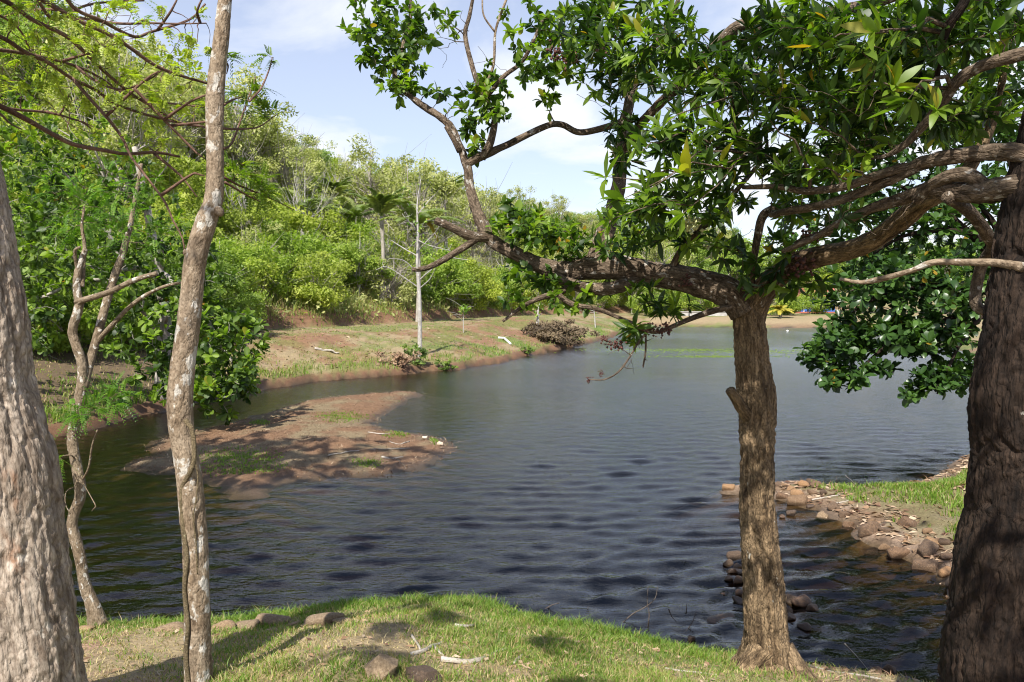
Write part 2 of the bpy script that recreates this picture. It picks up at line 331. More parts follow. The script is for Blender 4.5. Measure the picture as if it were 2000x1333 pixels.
mx = t.nodes.new('ShaderNodeMixShader'); t.links.new(fr.outputs[0], mx.inputs[0]); t.links.new(tp.outputs[0], mx.inputs[1]); t.links.new(gl.outputs[0], mx.inputs[2]); t.links.new(mx.outputs[0], o.inputs[0])
va = t.nodes.new('ShaderNodeVolumeAbsorption'); va.inputs[0].default_value = (.52, .43, .24, 1); va.inputs[1].default_value = 3.6; t.links.new(va.outputs[0], o.inputs['Volume'])

# ------------------------------------------------------------------ terrain
def sdpoly(x, y, poly):
    P = np.asarray(poly, float); d = np.full(x.shape, 1e18); ins = np.zeros(x.shape, bool)
    for (ax, ay), (bx, by) in zip(P, np.roll(P, -1, 0)):
        ex, ey = bx - ax, by - ay; wx, wy = x - ax, y - ay
        t_ = np.clip((wx * ex + wy * ey) / (ex * ex + ey * ey + 1e-12), 0, 1)
        d = np.minimum(d, (wx - ex * t_) ** 2 + (wy - ey * t_) ** 2)
        c = (ay > y) != (by > y)
        ins ^= c & (x < ex * (y - ay) / (by - ay + 1e-12) + ax)
    return np.where(ins, 1, -1) * np.sqrt(d)
def gz(pts, z=0.0): return [tuple(on_z(a, b, z)[:2]) for a, b in pts]
near_crest = [(-300, 1205), (140, 1203), (300, 1197), (420, 1190), (560, 1172), (700, 1156), (800, 1149), (900, 1150), (980, 1162), (1080, 1204), (1200, 1238), (1300, 1270), (1400, 1302), (1480, 1312), (1560, 1322), (1700, 1350), (1850, 1385), (2300, 1440)]
zc = [.62] * 9 + [.58, .52, .47, .43, .41, .40, .38, .36, .36]
near = [(on_z(a, b, z)[0] + (.12 if a > 950 else 0), on_z(a, b, z)[1] + .60) for (a, b), z in zip(near_crest, zc)] + [(9, 3.2), (40, 3), (40, -60), (-60, -60), (-60, 4.6)]
spit = gz([(1412, 962), (1450, 950), (1530, 942), (1600, 946), (1660, 951), (1720, 952), (1785, 938), (1830, 908), (1920, 882), (2100, 845)]) + [(16, 22), (40, 26), (40, 4)] + gz([(2150, 1290), (1960, 1220), (1900, 1180), (1840, 1135), (1790, 1105), (1735, 1080), (1690, 1058), (1640, 1026), (1590, 1003), (1540, 990), (1480, 978)])
isl = gz([(225, 915), (300, 872), (360, 850), (420, 832), (520, 803), (620, 783), (700, 772), (780, 767), (835, 772), (800, 784), (750, 798), (728, 815), (726, 830), (770, 846), (850, 853), (892, 878), (850, 905), (790, 920), (740, 928), (640, 932), (565, 942), (545, 955), (510, 972), (440, 962), (380, 948), (300, 935), (240, 925)])
left = [(-60, 13), (-30, 13.5)] + gz([(-200, 885), (0, 870), (85, 860), (200, 835), (330, 802), (400, 785), (470, 772), (540, 757), (640, 746), (720, 738), (820, 729), (950, 713), (1030, 698), (1080, 685), (1140, 672), (1190, 662), (1225, 645), (1245, 640)]) + [(20, 92), (45, 112), (130, 170), (220, 420), (-400, 420), (-400, 13)]
far = gz([(1200, 640), (1290, 638), (1400, 640), (1560, 641), (1660, 643), (1760, 655), (1840, 675), (1900, 705), (1960, 740), (2080, 790), (2300, 820)]) + [(60, 22), (300, 22), (300, 420), (-50, 420), (10, 120)]
def terrain(x, y, detail=True):
    """height, region index and wet/shore distance"""
    x = np.asarray(x, float); y = np.asarray(y, float)
    wob = fbm(xyz(x * .5, y * .5), 3, 3) * np.clip(y / 22, .12, 1.2) + fbm(xyz(x * 2.3, y * 2.3), 4, 2) * .12
    s = [sdpoly(x, y, q) + wob * k for q, k in ((near, .35), (spit, .8), (isl, .8), (left, .6), (far, .8))]
    neg = lambda q, deep: np.interp(q, [-6, -2.0, -.6, 0], [-deep * 1.35, -deep * 1.1, -.27, 0])
    zn = np.where(s[0] > 0, np.interp(s[0], [0, .12, .42, 1.1, 2.4, 5, 30], [0, .22, .47, .66, .98, 1.06, 1.3]), neg(s[0], .75))
    zn = zn * np.where(s[0] > 0, np.interp(x, [-2, .4, 1.6, 3, 10], [1.05, 1, .88, .85, .9]), 1)
    zs = np.where(s[1] > 0, np.interp(s[1], [0, .15, .6, 1.6, 4, 12], [0, .08, .16, .40, .75, 1.3]), neg(s[1], .7))
    zi = np.where(s[2] > 0, np.interp(s[2], [0, .3, 1.5, 4], [0, .06, .13, .2]), np.interp(s[2], [-6, -3, -1, 0], [-.7, -.5, -.22, 0]))
    big = fbm(xyz(x * .05, y * .05), 8, 3)
    fade = np.interp(y, [30, 60, 110, 200], [1, 1, .77, .44])
    zl = np.where(s[3] > 0, np.interp(s[3], [0, .12, .5, 4.5, 6.5, 9.0, 9.5, 13, 24, 45, 75, 130], [0, .2, .32, 1.25, 1.38, 1.42, 1.95, 3.2, 8.8, 20.5, 28, 33]) * (1 + .16 * big * sstep(12, 40, s[3])) * fade, neg(s[3], .7))
    mound = np.exp(-(((x - 5.5) / 5) ** 2 + ((y - 52) / 7) ** 2)); zl = zl + np.where(s[3] > 1.2, mound * .9 * sstep(1.2, 4, s[3]), 0)
    zl = zl - np.where(s[3] > .8, .32 * np.exp(-(((x + 6.6) / .9) ** 2 + ((y - 28.9) / .4) ** 2) ** 1.5), 0)
    zf = np.where(s[4] > 0, np.interp(s[4], [0, .8, 3, 8, 30, 200], [0, .22, .6, .95, 1.2, 2.5]), neg(s[4], .7))
    Z = np.stack([zn, zs, zi, zl, zf]); reg = Z.argmax(0); z = Z.max(0); sm = np.take_along_axis(np.stack(s), reg[None], 0)[0]
    if detail:
        k = np.clip(sm, 0, 1) * .7 + .3
        z = z + (fbm(xyz(x * 1.3, y * 1.3), 21, 3) * .05 + fbm(xyz(x * 7, y * 7), 22, 3) * .014) * k * np.where(z < -.02, .6, 1)
        z = np.where(reg == 2, z + .005 + fbm(xyz(x * .9, y * .9), 31, 3) * .05 + np.maximum(0, fbm(xyz(x * 5, y * 5), 33, 3)) * .05 * np.clip(sm * 2, 0, 1), z)
    return z, reg, sm
def ground(x, y): return terrain(np.atleast_1d(x), np.atleast_1d(y))[0]
_T = np.exp(np.linspace(math.log(1.5), math.log(160), 1500))
def hit(px, py, lift=0.):
    """where the line of sight through a photo pixel first meets the ground"""
    v = FWD + (px - 1000) / F * RT - (py - 666.5) / F * UP; P = CAM + v * _T[:, None]; g_ = ground(P[:, 0], P[:, 1]) + lift; b = np.where(P[:, 2] < g_)[0]
    if not len(b): return on_z(px, py, 0.)
    i = b[0]; a = P[max(0, i - 1)]; c = P[i]; ga, gc = a[2] - g_[max(0, i - 1)], c[2] - g_[i]; w = ga / (ga - gc + 1e-9); q = a + (c - a) * w; return q

ys = np.concatenate([np.linspace(-3, 2.6, 30, endpoint=False), np.linspace(2.6, 9, 200, endpoint=False), 9 * (420 / 9) ** np.linspace(0, 1, 330)])
us = np.linspace(-1, 1, 390); us = us * .75 + us ** 3 * .25
hw = 7 + 1.05 * np.maximum(ys, 0)
GX = us[None] * hw[:, None]; GY = np.broadcast_to(ys[:, None], GX.shape)
GZ, GR, GS = terrain(GX, GY)
nr, nc = GX.shape
P3 = xyz(GX, GY)
nA = fbm(P3 * .9, 41, 4); nB = fbm(P3 * 3.1, 42, 4); nC = fbm(P3 * .22, 43, 3)
def mixc_(a, b, w): return a + (np.asarray(b) - a) * w[..., None]
soil_red = np.array([.175, .092, .052]); soil = np.array([.175, .115, .070]); straw = np.array([.255, .195, .112]); turf = np.array([.085, .135, .024]); mud = np.array([.125, .085, .058]); dark = np.array([.050, .036, .024]); bedc = np.array([.105, .070, .034])
A = np.zeros(GX.shape + (3,)); A[:] = soil
# near bank: straw and soil with turf, greener towards the edge
g_near = np.clip(.2 + 1.1 * nA + .5 * nB + 1.1 * np.exp(-((GS - .5) / .45) ** 2), 0, 1)
a_n = mixc_(mixc_(np.broadcast_to(straw * 1.12, A.shape), (.34, .215, .145), sstep(.0, .35, nB)), (.11, .16, .035), g_near * .85 * (sstep(1.8, 1.2, GX) * .85 + .15))
g_s = np.clip(.2 + 1.2 * np.exp(-((GS - 1.0) / .7) ** 2) + .8 * nA, 0, 1); g_s = np.where(GS < .35, 0, g_s)
a_s = mixc_(mixc_(np.broadcast_to(soil, A.shape), (.24, .17, .12), sstep(-.2, .3, nB)), (.12, .135, .045), g_s * .55)
a_i = mixc_(mixc_(np.broadcast_to((.172, .098, .054), A.shape), straw * .75, sstep(-.05, .45, nA + .8 * nB)), np.array([.13, .15, .045]), sstep(.1, .42, nC + .5 * nA) * .6)
a_i = mixc_(a_i, mud, sstep(.35, .0, GS))
# left bank: eroded red soil low down, straw slope, mown path, red cut, brown forest floor
g_l = sstep(-.25, .25, nA + .6 * nB) * np.interp(GS, [0, .3, 1.6, 3, 6, 9], [.0, .9, .85, .55, .6, .6])
a_l = mixc_(mixc_(np.broadcast_to(straw, A.shape), soil_red * 1.15, sstep(-.25, .2, nB + nC + .25 * sstep(36, 30, GY)) * np.interp(GS, [0, 2, 5, 6, 9], [.6, .9, .9, .25, .1])), turf * 1.15, g_l * np.interp(GY, [10, 26, 34, 80], [.5, .55, 1, 1]))
a_l = mixc_(a_l, (.12, .085, .05), sstep(-.30, -.42, GX / np.maximum(GY, 1)) * sstep(36, 30, GY)); a_l = mixc_(a_l, soil_red * .9, sstep(8.6, 9.2, GS)); a_l = mixc_(a_l, (.21, .18, .085), sstep(10, 12, GS))
a_l = mixc_(a_l, soil_red * .85, sstep(.35, .1, GS))
a_f = mixc_(mixc_(np.broadcast_to(straw * 1.05, A.shape), (.19, .125, .075), sstep(2.2, .4, GS)), turf * 1.15, sstep(-.1, .4, nC + .4 * nA) * .75)
for i, a in enumerate((a_n, a_s, a_i, a_l, a_f)): A = np.where((GR == i)[..., None], a, A)
w_ = sstep(.05, -.01, GZ); A = mixc_(A, mixc_(np.broadcast_to(bedc, A.shape), bedc * .55, sstep(-.3, .4, nA)), w_)
wet = sstep(.10, .0, GZ) * (GZ > -.3); A = A * (1 - .38 * sstep(.09, .02, GZ) * (GZ > -.02))[..., None]
idx = np.arange(nr * nc).reshape(nr, nc)
Q = np.stack([idx[:-1, :-1], idx[:-1, 1:], idx[1:, 1:], idx[1:, :-1]], -1).reshape(-1, 4)
fr_ = GR[:-1, :-1].ravel(); fz = GZ[:-1, :-1].ravel(); fs = GS[:-1, :-1].ravel()
region = np.where(fz < -.05, 5, fr_); region = np.where((fr_ == 3) & (fs > 9.6) & (fz > 0), 6, region)
VG = np.stack([GX, GY, GZ], -1).reshape(-1, 3); AG = A.reshape(-1, 3); WG = wet.ravel()
for i, nm in enumerate(('near_bank', 'rocky_spit', 'mud_flat', 'grassy_bank', 'far_shore', 'pond_bed', 'hillside')):
    q = Q[region == i]
    if not len(q): continue
    u, inv = np.unique(q, return_inverse=True)
    link(nm, mesh(nm, VG[u], [inv.reshape(-1, 4)], M['ground'], True, {'alb': AG[u], 'wet': WG[u]}), kind='structure')

# ------------------------------------------------------------------ water
wy = np.concatenate([np.linspace(2.2, 5.2, 50, endpoint=False), 5.2 * (140 / 5.2) ** np.linspace(0, 1, 490)]); wu = np.linspace(-1, 1, 390)
WX = wu[None] * (6 + .95 * wy)[:, None]; WY = np.broadcast_to(wy[:, None], WX.shape); WZ = np.zeros(WX.shape)
step = np.gradient(wy)[:, None]
calm = np.clip(.85 + .9 * fbm(xyz(WX * .16, WY * .10), 55, 3), .45, 1.12) * np.interp(WY, [3, 8, 25, 60, 140], [1.0, 1.15, .9, .7, .5])
calm = calm * (1 - .4 * sstep(0, 2.5, -.5 * WY + 1.5 - WX))
rw = np.random.default_rng(5)
for k in range(84):
    lam = (.07 * (.55 / .07) ** rw.random()); ang = rw.normal(math.radians(98 + (22 if k % 3 == 0 else -10)), .36)
    amp = .00112 * (lam / .35) ** .75; kx, ky = math.cos(ang) * 2 * math.pi / lam, math.sin(ang) * 2 * math.pi / lam
    ph = rw.random() * 6.28; wv = fbm(xyz(WX * .35, WY * .35), 60 + k, 1) * 1.5
    WZ += amp * np.sin(kx * WX + ky * WY + ph + wv) * sstep(lam / 2.6, lam / 4.5, step)
# rings where the water runs round the stones of the inlet and round the mud flat
for (cx, cy), lam, amp, rad in ((on_z(1640, 1230)[:2], .26, .006, 2.6), (on_z(1350, 1230)[:2], .15, .004, .6)):
    r_ = np.hypot(WX - cx, WY - cy); WZ += amp * np.sin(r_ * 6.283 / lam + .8 * fbm(xyz(WX, WY), 9, 2)) * np.exp(-(r_ / rad) ** 2)
WZ += .3 * WZ * np.abs(WZ) / .006
WZ *= calm
nr2, nc2 = WX.shape; idx = np.arange(nr2 * nc2).reshape(nr2, nc2)
top = np.stack([idx[:-1, :-1], idx[:-1, 1:], idx[1:, 1:], idx[1:, :-1]], -1).reshape(-1, 4)
rim = np.concatenate([idx[0], idx[1:, -1], idx[-1, -2::-1], idx[-2:0:-1, 0]]); VW = np.stack([WX, WY, WZ], -1).reshape(-1, 3)
low = VW[rim].copy(); low[:, 2] = -1.6; base = len(VW); nb = len(rim); j = np.arange(nb); k = (j + 1) % nb
side = np.stack([rim[j], base + j, base + k, rim[k]], -1); cen = base + nb
bot = np.stack([base + k, base + j, np.full(nb, cen)], -1)
link('pond_water', mesh('pond_water', np.vstack([VW, low, [[0, 50, -1.6]]]), [top, side, bot], M['water'], True, {'chop': np.concatenate([np.interp(WY, [4, 12, 30, 60], [.8, 1.3, 1.9, 2.2]).ravel() * np.clip(calm.ravel(), .3, 1.2), np.zeros(nb + 1)]), 'rough': np.concatenate([(np.interp(WY, [5, 9, 20, 45, 100], [.04, .055, .11, .22, .30]) * np.clip(calm / .8, .75, 1.15)).ravel(), np.zeros(nb + 1)])}), kind='structure')

# ------------------------------------------------------------------ leaves
def leaf_template(kind, bend, fold):
    """blade along +X, face up +Z, unit length"""
    if kind == 'obovate': st, wd = [0, .3, .62, .86, 1], [.02, .13, .25, .21, .0]
    elif kind == 'ellipse': st, wd = [0, .25, .55, .82, 1], [.02, .20, .26, .15, .0]
    else: st, wd = [0, .25, .55, .82, 1], [.015, .10, .145, .085, .0]        # lance
    V = []; 
    for s_, w in zip(st, wd):
        z = -bend * s_ * s_; x = s_ * (1 - .25 * bend * s_)
        V += [(x, -w, z + fold * w), (x, 0, z), (x, w, z + fold * w)]
    V = V[:-3] + [V[-2]]
    Fq = []; 
    for i in range(3):
        a = 3 * i; Fq += [(a, a + 3, a + 4, a + 1), (a + 1, a + 4, a + 5, a + 2)]
    Ft = [(9, 12, 10), (10, 12, 11)]
    return np.array(V, float), np.array(Fq), np.array(Ft)
TEMPL = {k: [leaf_template(k, b_, f_) for b_, f_ in ((.05, .35), (.18, .25), (.35, .45), (.55, .2), (-.12, .5), (.28, .05))] for k in ('obovate', 'ellipse', 'lance')}
def basis(D, U):
    D = D / (np.linalg.norm(D, axis=1)[:, None] + 1e-9); Y = np.cross(U, D); Y /= np.linalg.norm(Y, axis=1)[:, None] + 1e-9
    return np.stack([D, Y, np.cross(D, Y)], -1)           # columns
class Leaves:
    def __init__(s, kind): s.kind = kind; s.P = []; s.D = []; s.U = []; s.L = []; s.T = []
    def add(s, P, D, U, L, T): s.P.append(P); s.D.append(D); s.U.append(U); s.L.append(L); s.T.append(T)
    def build(s, matl, parent, rng, singles=300):
        P = np.concatenate(s.P); D = np.concatenate(s.D); U = np.concatenate(s.U); L = np.concatenate(s.L); T = np.clip(np.concatenate(s.T), 0, 1)
        R = basis(D, U); v = rng.integers(0, 6, len(P)); base = np.array(parent.location)
        px, py, d = project(P + D * L[:, None] * .5); vis = (px > 5) & (px < 1995) & (py > 5) & (py < 1328) & (d > .3)
        vd = (CAM - P); vd /= np.linalg.norm(vd, axis=1)[:, None]; face = np.abs((R[:, :, 2] * vd).sum(1)); 
        size = np.where(vis, L / d * (.25 + face), 0); pick = np.argsort(-size)[:singles] if singles else np.array([], int)
        single = np.zeros(len(P), bool); single[pick] = True
        mb = MB()
        for q in range(6):
            V, Fq, Ft = TEMPL[s.kind][q]; i = np.where((v == q) & ~single)[0]
            if not len(i): continue
            X = np.einsum('nij,kj->nki', R[i], V) * L[i][:, None, None] + P[i][:, None]; n = len(V)
            off = (np.arange(len(i)) * n)[:, None, None]
            mb.add(X.reshape(-1, 3), [(Fq[None] + off).reshape(-1, 4), (Ft[None] + off).reshape(-1, 3)], tint=np.repeat(T[i], n))
        if mb.n: link('foliage', mb.me('foliage', matl, base), parent, kind='stuff')
        cache = {}
        for i in pick:
            b_ = int(min(7, T[i] * 8)); key = (v[i], b_)
            if key not in cache:
                V, Fq, Ft = TEMPL[s.kind][v[i]]; cache[key] = mesh('leaf', V, [Fq, Ft], matl, True, {'tint': np.full(len(V), (b_ + .5) / 8)})
            o_ = link('leaf', cache[key], parent)
            mw = Matrix([list(R[i][r] * L[i]) + [P[i][r] - base[r]] for r in range(3)] + [[0, 0, 0, 1]]); o_.matrix_local = mw

class Tree:
    """limbs given as pixel paths with depths become tubes; twigs grow from the nearest wood to points inside the crown"""
    def __init__(s, name, base, label, cat='tree', seed=1, group=None):
        s.root = thing(name, base, label, cat, group); s.base = np.array(base, float); s.rng = np.random.default_rng(seed); s.sk = []; s.sr = []; s.tw = MB()
    def limb(s, pts, matl, name='limb', seg=14, step=.03, rough=.10, knob=.0, fiss=None, label=None):
        """pts: (px, py, depth, radius in photo pixels)"""
        q = np.array(pts, float); P = at(q[:, 0], q[:, 1], q[:, 2]); R = q[:, 3] * q[:, 2] / F
        return s.limb3(P, R, matl, name, seg, step, rough, knob, fiss, label)
    def limb3(s, P, R, matl, name='limb', seg=14, step=.03, rough=.10, knob=.0, fiss=None, label=None):
        P, R = spline(P, R, step); sd = int(s.rng.integers(1, 9999))
        P = P + (.25 if name == 'trunk' else 1) * np.stack([fbm(xyz(np.arange(len(P)) * step * 2.2, q_ * 9., sd), 5, 3) for q_ in range(3)], -1) * R[:, None] * (.45 + knob)
        def disp(bk, r):
            rr = r[:, None]
            n = fbm(bk * np.array([1, 1, .22]) / (rr[..., None] * .9 + .01) + sd, 6, 3) * rr * rough
            if fiss:
                a_, sc, zs = fiss; q_ = bk + .018 * np.stack([vn(bk * 9 + sd, 31), vn(bk * 9 + sd, 32), 0 * bk[..., 2]], -1)
                f_ = vn(q_ * np.array([sc, sc, sc * zs]) + sd, 8); f2 = vn(q_ * np.array([sc * 2.4, sc * 2.4, sc * zs * 3.2]) + sd, 9); f3 = vn(q_ * np.array([sc * 1.2, sc * 1.2, sc * 1.1]) + sd, 10)
                n = n - a_ * (np.maximum(0, 1 - np.abs(f_) * 4.0) ** 1.3 + .6 * np.maximum(0, 1 - np.abs(f2) * 3.4) + .3 * np.maximum(0, 1 - np.abs(f3) * 7)) + a_ * .55 * fbm(bk * np.array([70, 70, 45]), 3, 2)
            return n
        mb = MB(); tube(mb, P, R, seg, disp)
        o_ = link(name, mb.me(name, matl, s.base), s.root)
        if label: o_['label'] = label
        s.sk.append(P); s.sr.append(R); return o_
    def blob_targets(s, blobs, dens=1.):
        out = []
        for (px, py, rx, ry, d, dd, n) in blobs:
            n = max(1, int(n * dens)) if n else 0
            u = s.rng.normal(size=(n, 3)); u /= np.linalg.norm(u, axis=1)[:, None]; u *= (s.rng.random(n) ** (1 / 2.4))[:, None]
            out.append(at(px + u[:, 0] * rx, py + u[:, 1] * ry, np.maximum(.9, d + u[:, 2] * dd)))
        return np.concatenate(out)
    def grow(s, targets, r0=.006, tip=.0016, sag=.08, maxlen=9.):
        """returns tips and directions"""
        SK = np.concatenate(s.sk); SR = np.concatenate(s.sr)
        d0 = np.array([((SK - t_) ** 2).sum(1).min() for t_ in targets]); order = np.argsort(d0)
        cap = len(SK) + len(targets) * 5; K = np.zeros((cap, 3)); KR = np.zeros(cap); K[:len(SK)] = SK; KR[:len(SK)] = SR; n = len(SK)
        tips = []; dirs = []; paths = []
        for i in order:
            t_ = targets[i]; dd = ((K[:n] - t_) ** 2).sum(1); j = int(dd.argmin()); L = math.sqrt(dd[j])
            if L > maxlen or L < .02: continue
            a = K[j]; mid = (a + t_) / 2 + s.rng.normal(size=3) * L * .13 + np.array([0, 0, L * sag]); 
            u = np.linspace(0, 1, 6)[:, None]; path = a * (1 - u) ** 2 + 2 * mid * u * (1 - u) + t_ * u ** 2
            path[1:-1] += s.rng.normal(size=(4, 3)) * L * .025
            ra = min(KR[j] * .75, r0 * (.5 + min(2.2, L * 2.2))); R = np.linspace(max(ra, tip), tip, 6)
            tube(s.tw, path, R, 5 if ra > .008 else 4, caps=False)
            K[n:n + 4] = path[2:]; KR[n:n + 4] = R[2:]; n += 4
            tips.append(t_); dv = path[-1] - path[-2]; dirs.append(dv / (np.linalg.norm(dv) + 1e-9)); paths.append(path)
        return np.array(tips), np.array(dirs), np.array(paths)
    def rosettes(s, lv, tips, dirs, paths, n=(5, 9), L=(.08, .13), spread=.9, up=.35, along=3, tint=(.45, .25), droop=0.):
        r = s.rng; P = []; D = []; U = []; LL = []; T = []
        for tip, d, path in zip(tips, dirs, paths):
            k = r.integers(n[0], n[1] + 1); d = d + np.array([0, 0, up]) + r.normal(size=3) * .25; d /= np.linalg.norm(d) + 1e-9; sc_ = r.uniform(.7, 1.15); sp0 = spread * r.uniform(.6, 1.3)
            a = np.cross(d, [.3, .5, .8]); a /= np.linalg.norm(a) + 1e-9; b_ = np.cross(d, a); ph = r.random() * 6.28; t0 = r.normal(*tint)
            for q in range(k):
                th = ph + q * 2.4; sp = sp0 * r.uniform(.4, 1.5); side = math.cos(th) * a + math.sin(th) * b_
                dv = d * math.cos(sp) + side * math.sin(sp); dv = dv + r.normal(size=3) * .16 + np.array([0, 0, -(droop + .25) * r.random() ** 2])
                P.append(tip - d * r.uniform(0, .02)); D.append(dv); U.append(d * .7 - side * .15 + np.array([0, 0, .6]) + r.normal(size=3) * .22); LL.append(r.uniform(*L) * sc_ * (1 if r.random() < .8 else .6)); T.append(t0 + r.normal() * .12)
            for q in range(along):
                u = r.integers(2, 5); w = r.random(); p_ = path[u] * (1 - w) + path[u + 1 if u < 5 else 5] * w
                dv = d * .5 + r.normal(size=3) * .8; P.append(p_); D.append(dv); U.append(np.array([0, 0, 1.]) + r.normal(size=3) * .35); LL.append(r.uniform(*L) * .85); T.append(t0 + r.normal() * .15)
        T = np.array(T); T = np.where(r.random(len(T)) < .005, 1., np.minimum(T, .89))
        lv.add(np.array(P), np.array(D), np.array(U), np.array(LL), T)
    def finish(s, matl):
        if s.tw.n: link('twigs', s.tw.me('twigs', matl, s.base), s.root, kind='stuff')

FISS = (.011, 26, .16)
# ---- centre tree: trunk at 4.55 m, limbs spreading left and right
b0 = at(1500, 1306, 4.55); b0[2] = ground(b0[0], b0[1])[0]
T1 = Tree('tree', b0, 'gnarled tree with forked trunk standing at the water edge right of centre', seed=11)
T1.limb([(1502, 1345, 4.55, 84), (1501, 1312, 4.55, 62), (1500, 1285, 4.55, 47), (1493, 1220, 4.55, 41), (1488, 1120, 4.55, 39), (1479, 1000, 4.55, 35), (1477, 900, 4.55, 33), (1476, 830, 4.55, 35), (1475, 770, 4.55, 38), (1468, 690, 4.55, 34), (1461, 620, 4.55, 32), (1455, 575, 4.55, 28)], M['bark_center'], 'trunk', 96, .012, .10, fiss=FISS)
for a_, l_ in ((-2.7, .23), (-1.5, .2), (-.5, .25), (.5, .2), (2.4, .2)):
    e_ = T1.base + np.array([math.cos(a_) * l_, math.sin(a_) * l_, 0]); e_[2] = ground(e_[0], e_[1])[0] - .02; m_ = T1.base * .45 + e_ * .55; m_[2] += .02; T1.limb3(np.array([T1.base + (math.cos(a_) * .05, math.sin(a_) * .05, .10), m_, e_ - (0, 0, .03)]), np.array([.085, .075, .05]), M['bark_center'], 'root', 16, .02, .15, .3, (.006, 34, .2))
T1.limb([(1456, 618, 4.55, 27), (1432, 580, 4.55, 31), (1390, 560, 4.56, 28), (1340, 548, 4.57, 25), (1290, 536, 4.6, 24), (1230, 523, 4.62, 25), (1165, 527, 4.66, 25), (1110, 532, 4.7, 22), (1060, 516, 4.75, 16), (1010, 492, 4.8, 14), (970, 468, 4.83, 14), (945, 443, 4.86, 14), (926, 408, 4.88, 11), (915, 370, 4.9, 9.5), (907, 322, 4.92, 9), (892, 275, 4.95, 8), (872, 238, 4.98, 8), (840, 213, 5.0, 7), (803, 188, 5.05, 6.5), (772, 150, 5.1, 5.5), (785, 95, 5.12, 4.5), (800, 40, 5.15, 4), (797, -40, 5.2, 3)], M['bark_limb'], 'limb', 32, .02, .16, .3, (.006, 34, .2))
T1.limb([(1250, 545, 4.6, 12), (1215, 556, 4.56, 14), (1170, 563, 4.58, 13), (1120, 553, 4.62, 11), (1090, 540, 4.68, 12)], M['bark_limb'], 'limb', 20, .02, .15, .2, (.005, 34, .2))
T1.limb([(958, 464, 4.83, 11), (920, 461, 4.8, 10), (885, 446, 4.77, 8), (853, 432, 4.75, 7.5)], M['bark_limb'], 'broken_stub', 16, .02, .15, .2)
T1.limb([(935, 465, 4.81, 7), (900, 488, 4.77, 7), (860, 512, 4.72, 6), (830, 525, 4.7, 5), (805, 527, 4.68, 4.5)], M['bark_limb'], 'broken_stub', 14, .02, .15, .2)
T1.limb([(900, 297, 4.93, 6), (888, 275, 4.92, 5), (872, 248, 4.9, 4.5)], M['bark_limb'], 'broken_stub', 10, .02)
T1.limb([(1462, 815, 4.53, 15), (1448, 795, 4.48, 12), (1436, 776, 4.43, 11), (1425, 760, 4.4, 10)], M['bark_center'], 'broken_stub', 20, .015, .14, .1, (.005, 34, .2))
T1.limb([(910, 325, 4.92, 8), (940, 308, 4.93, 8.5), (978, 291, 4.95, 7), (1022, 270, 5.0, 6.5), (1070, 247, 5.05, 6), (1100, 245, 5.1, 6), (1132, 258, 5.15, 6), (1180, 248, 5.15, 6.5), (1225, 233, 5.1, 7)], M['bark_limb'], 'limb', 14, .02, .15, .3)
T1.limb([(938, 312, 4.93, 8), (956, 278, 4.9, 7.5), (964, 225, 4.9, 6), (940, 182, 4.92, 6), (923, 140, 4.95, 5), (909, 70, 5, 4.5), (917, 30, 5, 4), (930, -30, 5, 3)], M['bark_limb'], 'limb', 12, .02, .15, .3)
T1.limb([(950, 190, 4.92, 4), (982, 150, 4.9, 4.5), (1014, 126, 4.9, 4), (1036, 95, 4.9, 3.5), (1060, 40, 4.9, 3)], M['bark_limb'], 'limb', 10, .02, .15, .3)
T1.limb([(940, 182, 4.92, 3), (961, 133, 4.9, 3), (967, 63, 4.88, 2.6), (986, 7, 4.88, 2.4), (1000, -30, 4.88, 2)], M['bark_pale'], 'limb', 8, .02, .15, .3)
T1.limb([(967, 63, 4.88, 2), (945, 30, 4.86, 1.8), (942, -10, 4.86, 1.5)], M['bark_pale'], 'limb', 6, .02)
T1.limb([(1160, 520, 4.66, 19), (1172, 480, 4.75, 18), (1190, 420, 4.85, 16), (1205, 360, 4.9, 15), (1218, 290, 4.95, 14), (1225, 235, 5, 12), (1238, 180, 5, 10), (1262, 120, 5, 8), (1300, 60, 5, 6), (1330, -20, 5, 5)], M['bark_limb'], 'limb', 24, .02, .16, .3, (.005, 34, .2))
T1.limb([(1214, 300, 4.95, 10), (1245, 250, 4.8, 10), (1290, 195, 4.65, 10), (1340, 150, 4.5, 11), (1385, 95, 4.4, 12), (1440, 48, 4.3, 12), (1490, 62, 4.25, 13), (1545, 45, 4.2, 13), (1620, 25, 4.1, 12), (1720, 5, 4, 11), (1800, -30, 3.9, 10)], M['bark_limb'], 'limb', 20, .02, .18, .3, (.005, 34, .2))
T1.limb([(1340, 150, 4.5, 5), (1360, 120, 4.6, 6), (1400, 105, 4.6, 6), (1440, 60, 4.35, 6)], M['bark_limb'], 'limb', 10, .02)
T1.limb([(1466, 640, 4.55, 26), (1490, 575, 4.5, 27), (1522, 538, 4.42, 24), (1570, 512, 4.3, 22), (1630, 493, 4.15, 20), (1690, 471, 4.0, 20), (1740, 437, 3.85, 20), (1785, 405, 3.7, 20), (1830, 384, 3.55, 18), (1880, 345, 3.5, 14), (1930, 260, 3.5, 10), (1960, 150, 3.5, 7), (1985, 0, 3.5, 5)], M['bark_center'], 'limb', 32, .02, .14, .15, (.006, 34, .2))
T1.limb([(1455, 595, 4.5, 8), (1400, 606, 4.45, 6.5), (1348, 624, 4.4, 5.5), (1315, 638, 4.38, 4.5), (1280, 650, 4.35, 3.5), (1240, 640, 4.32, 3)], M['bark_limb'], 'limb', 10, .02, .15, .3)
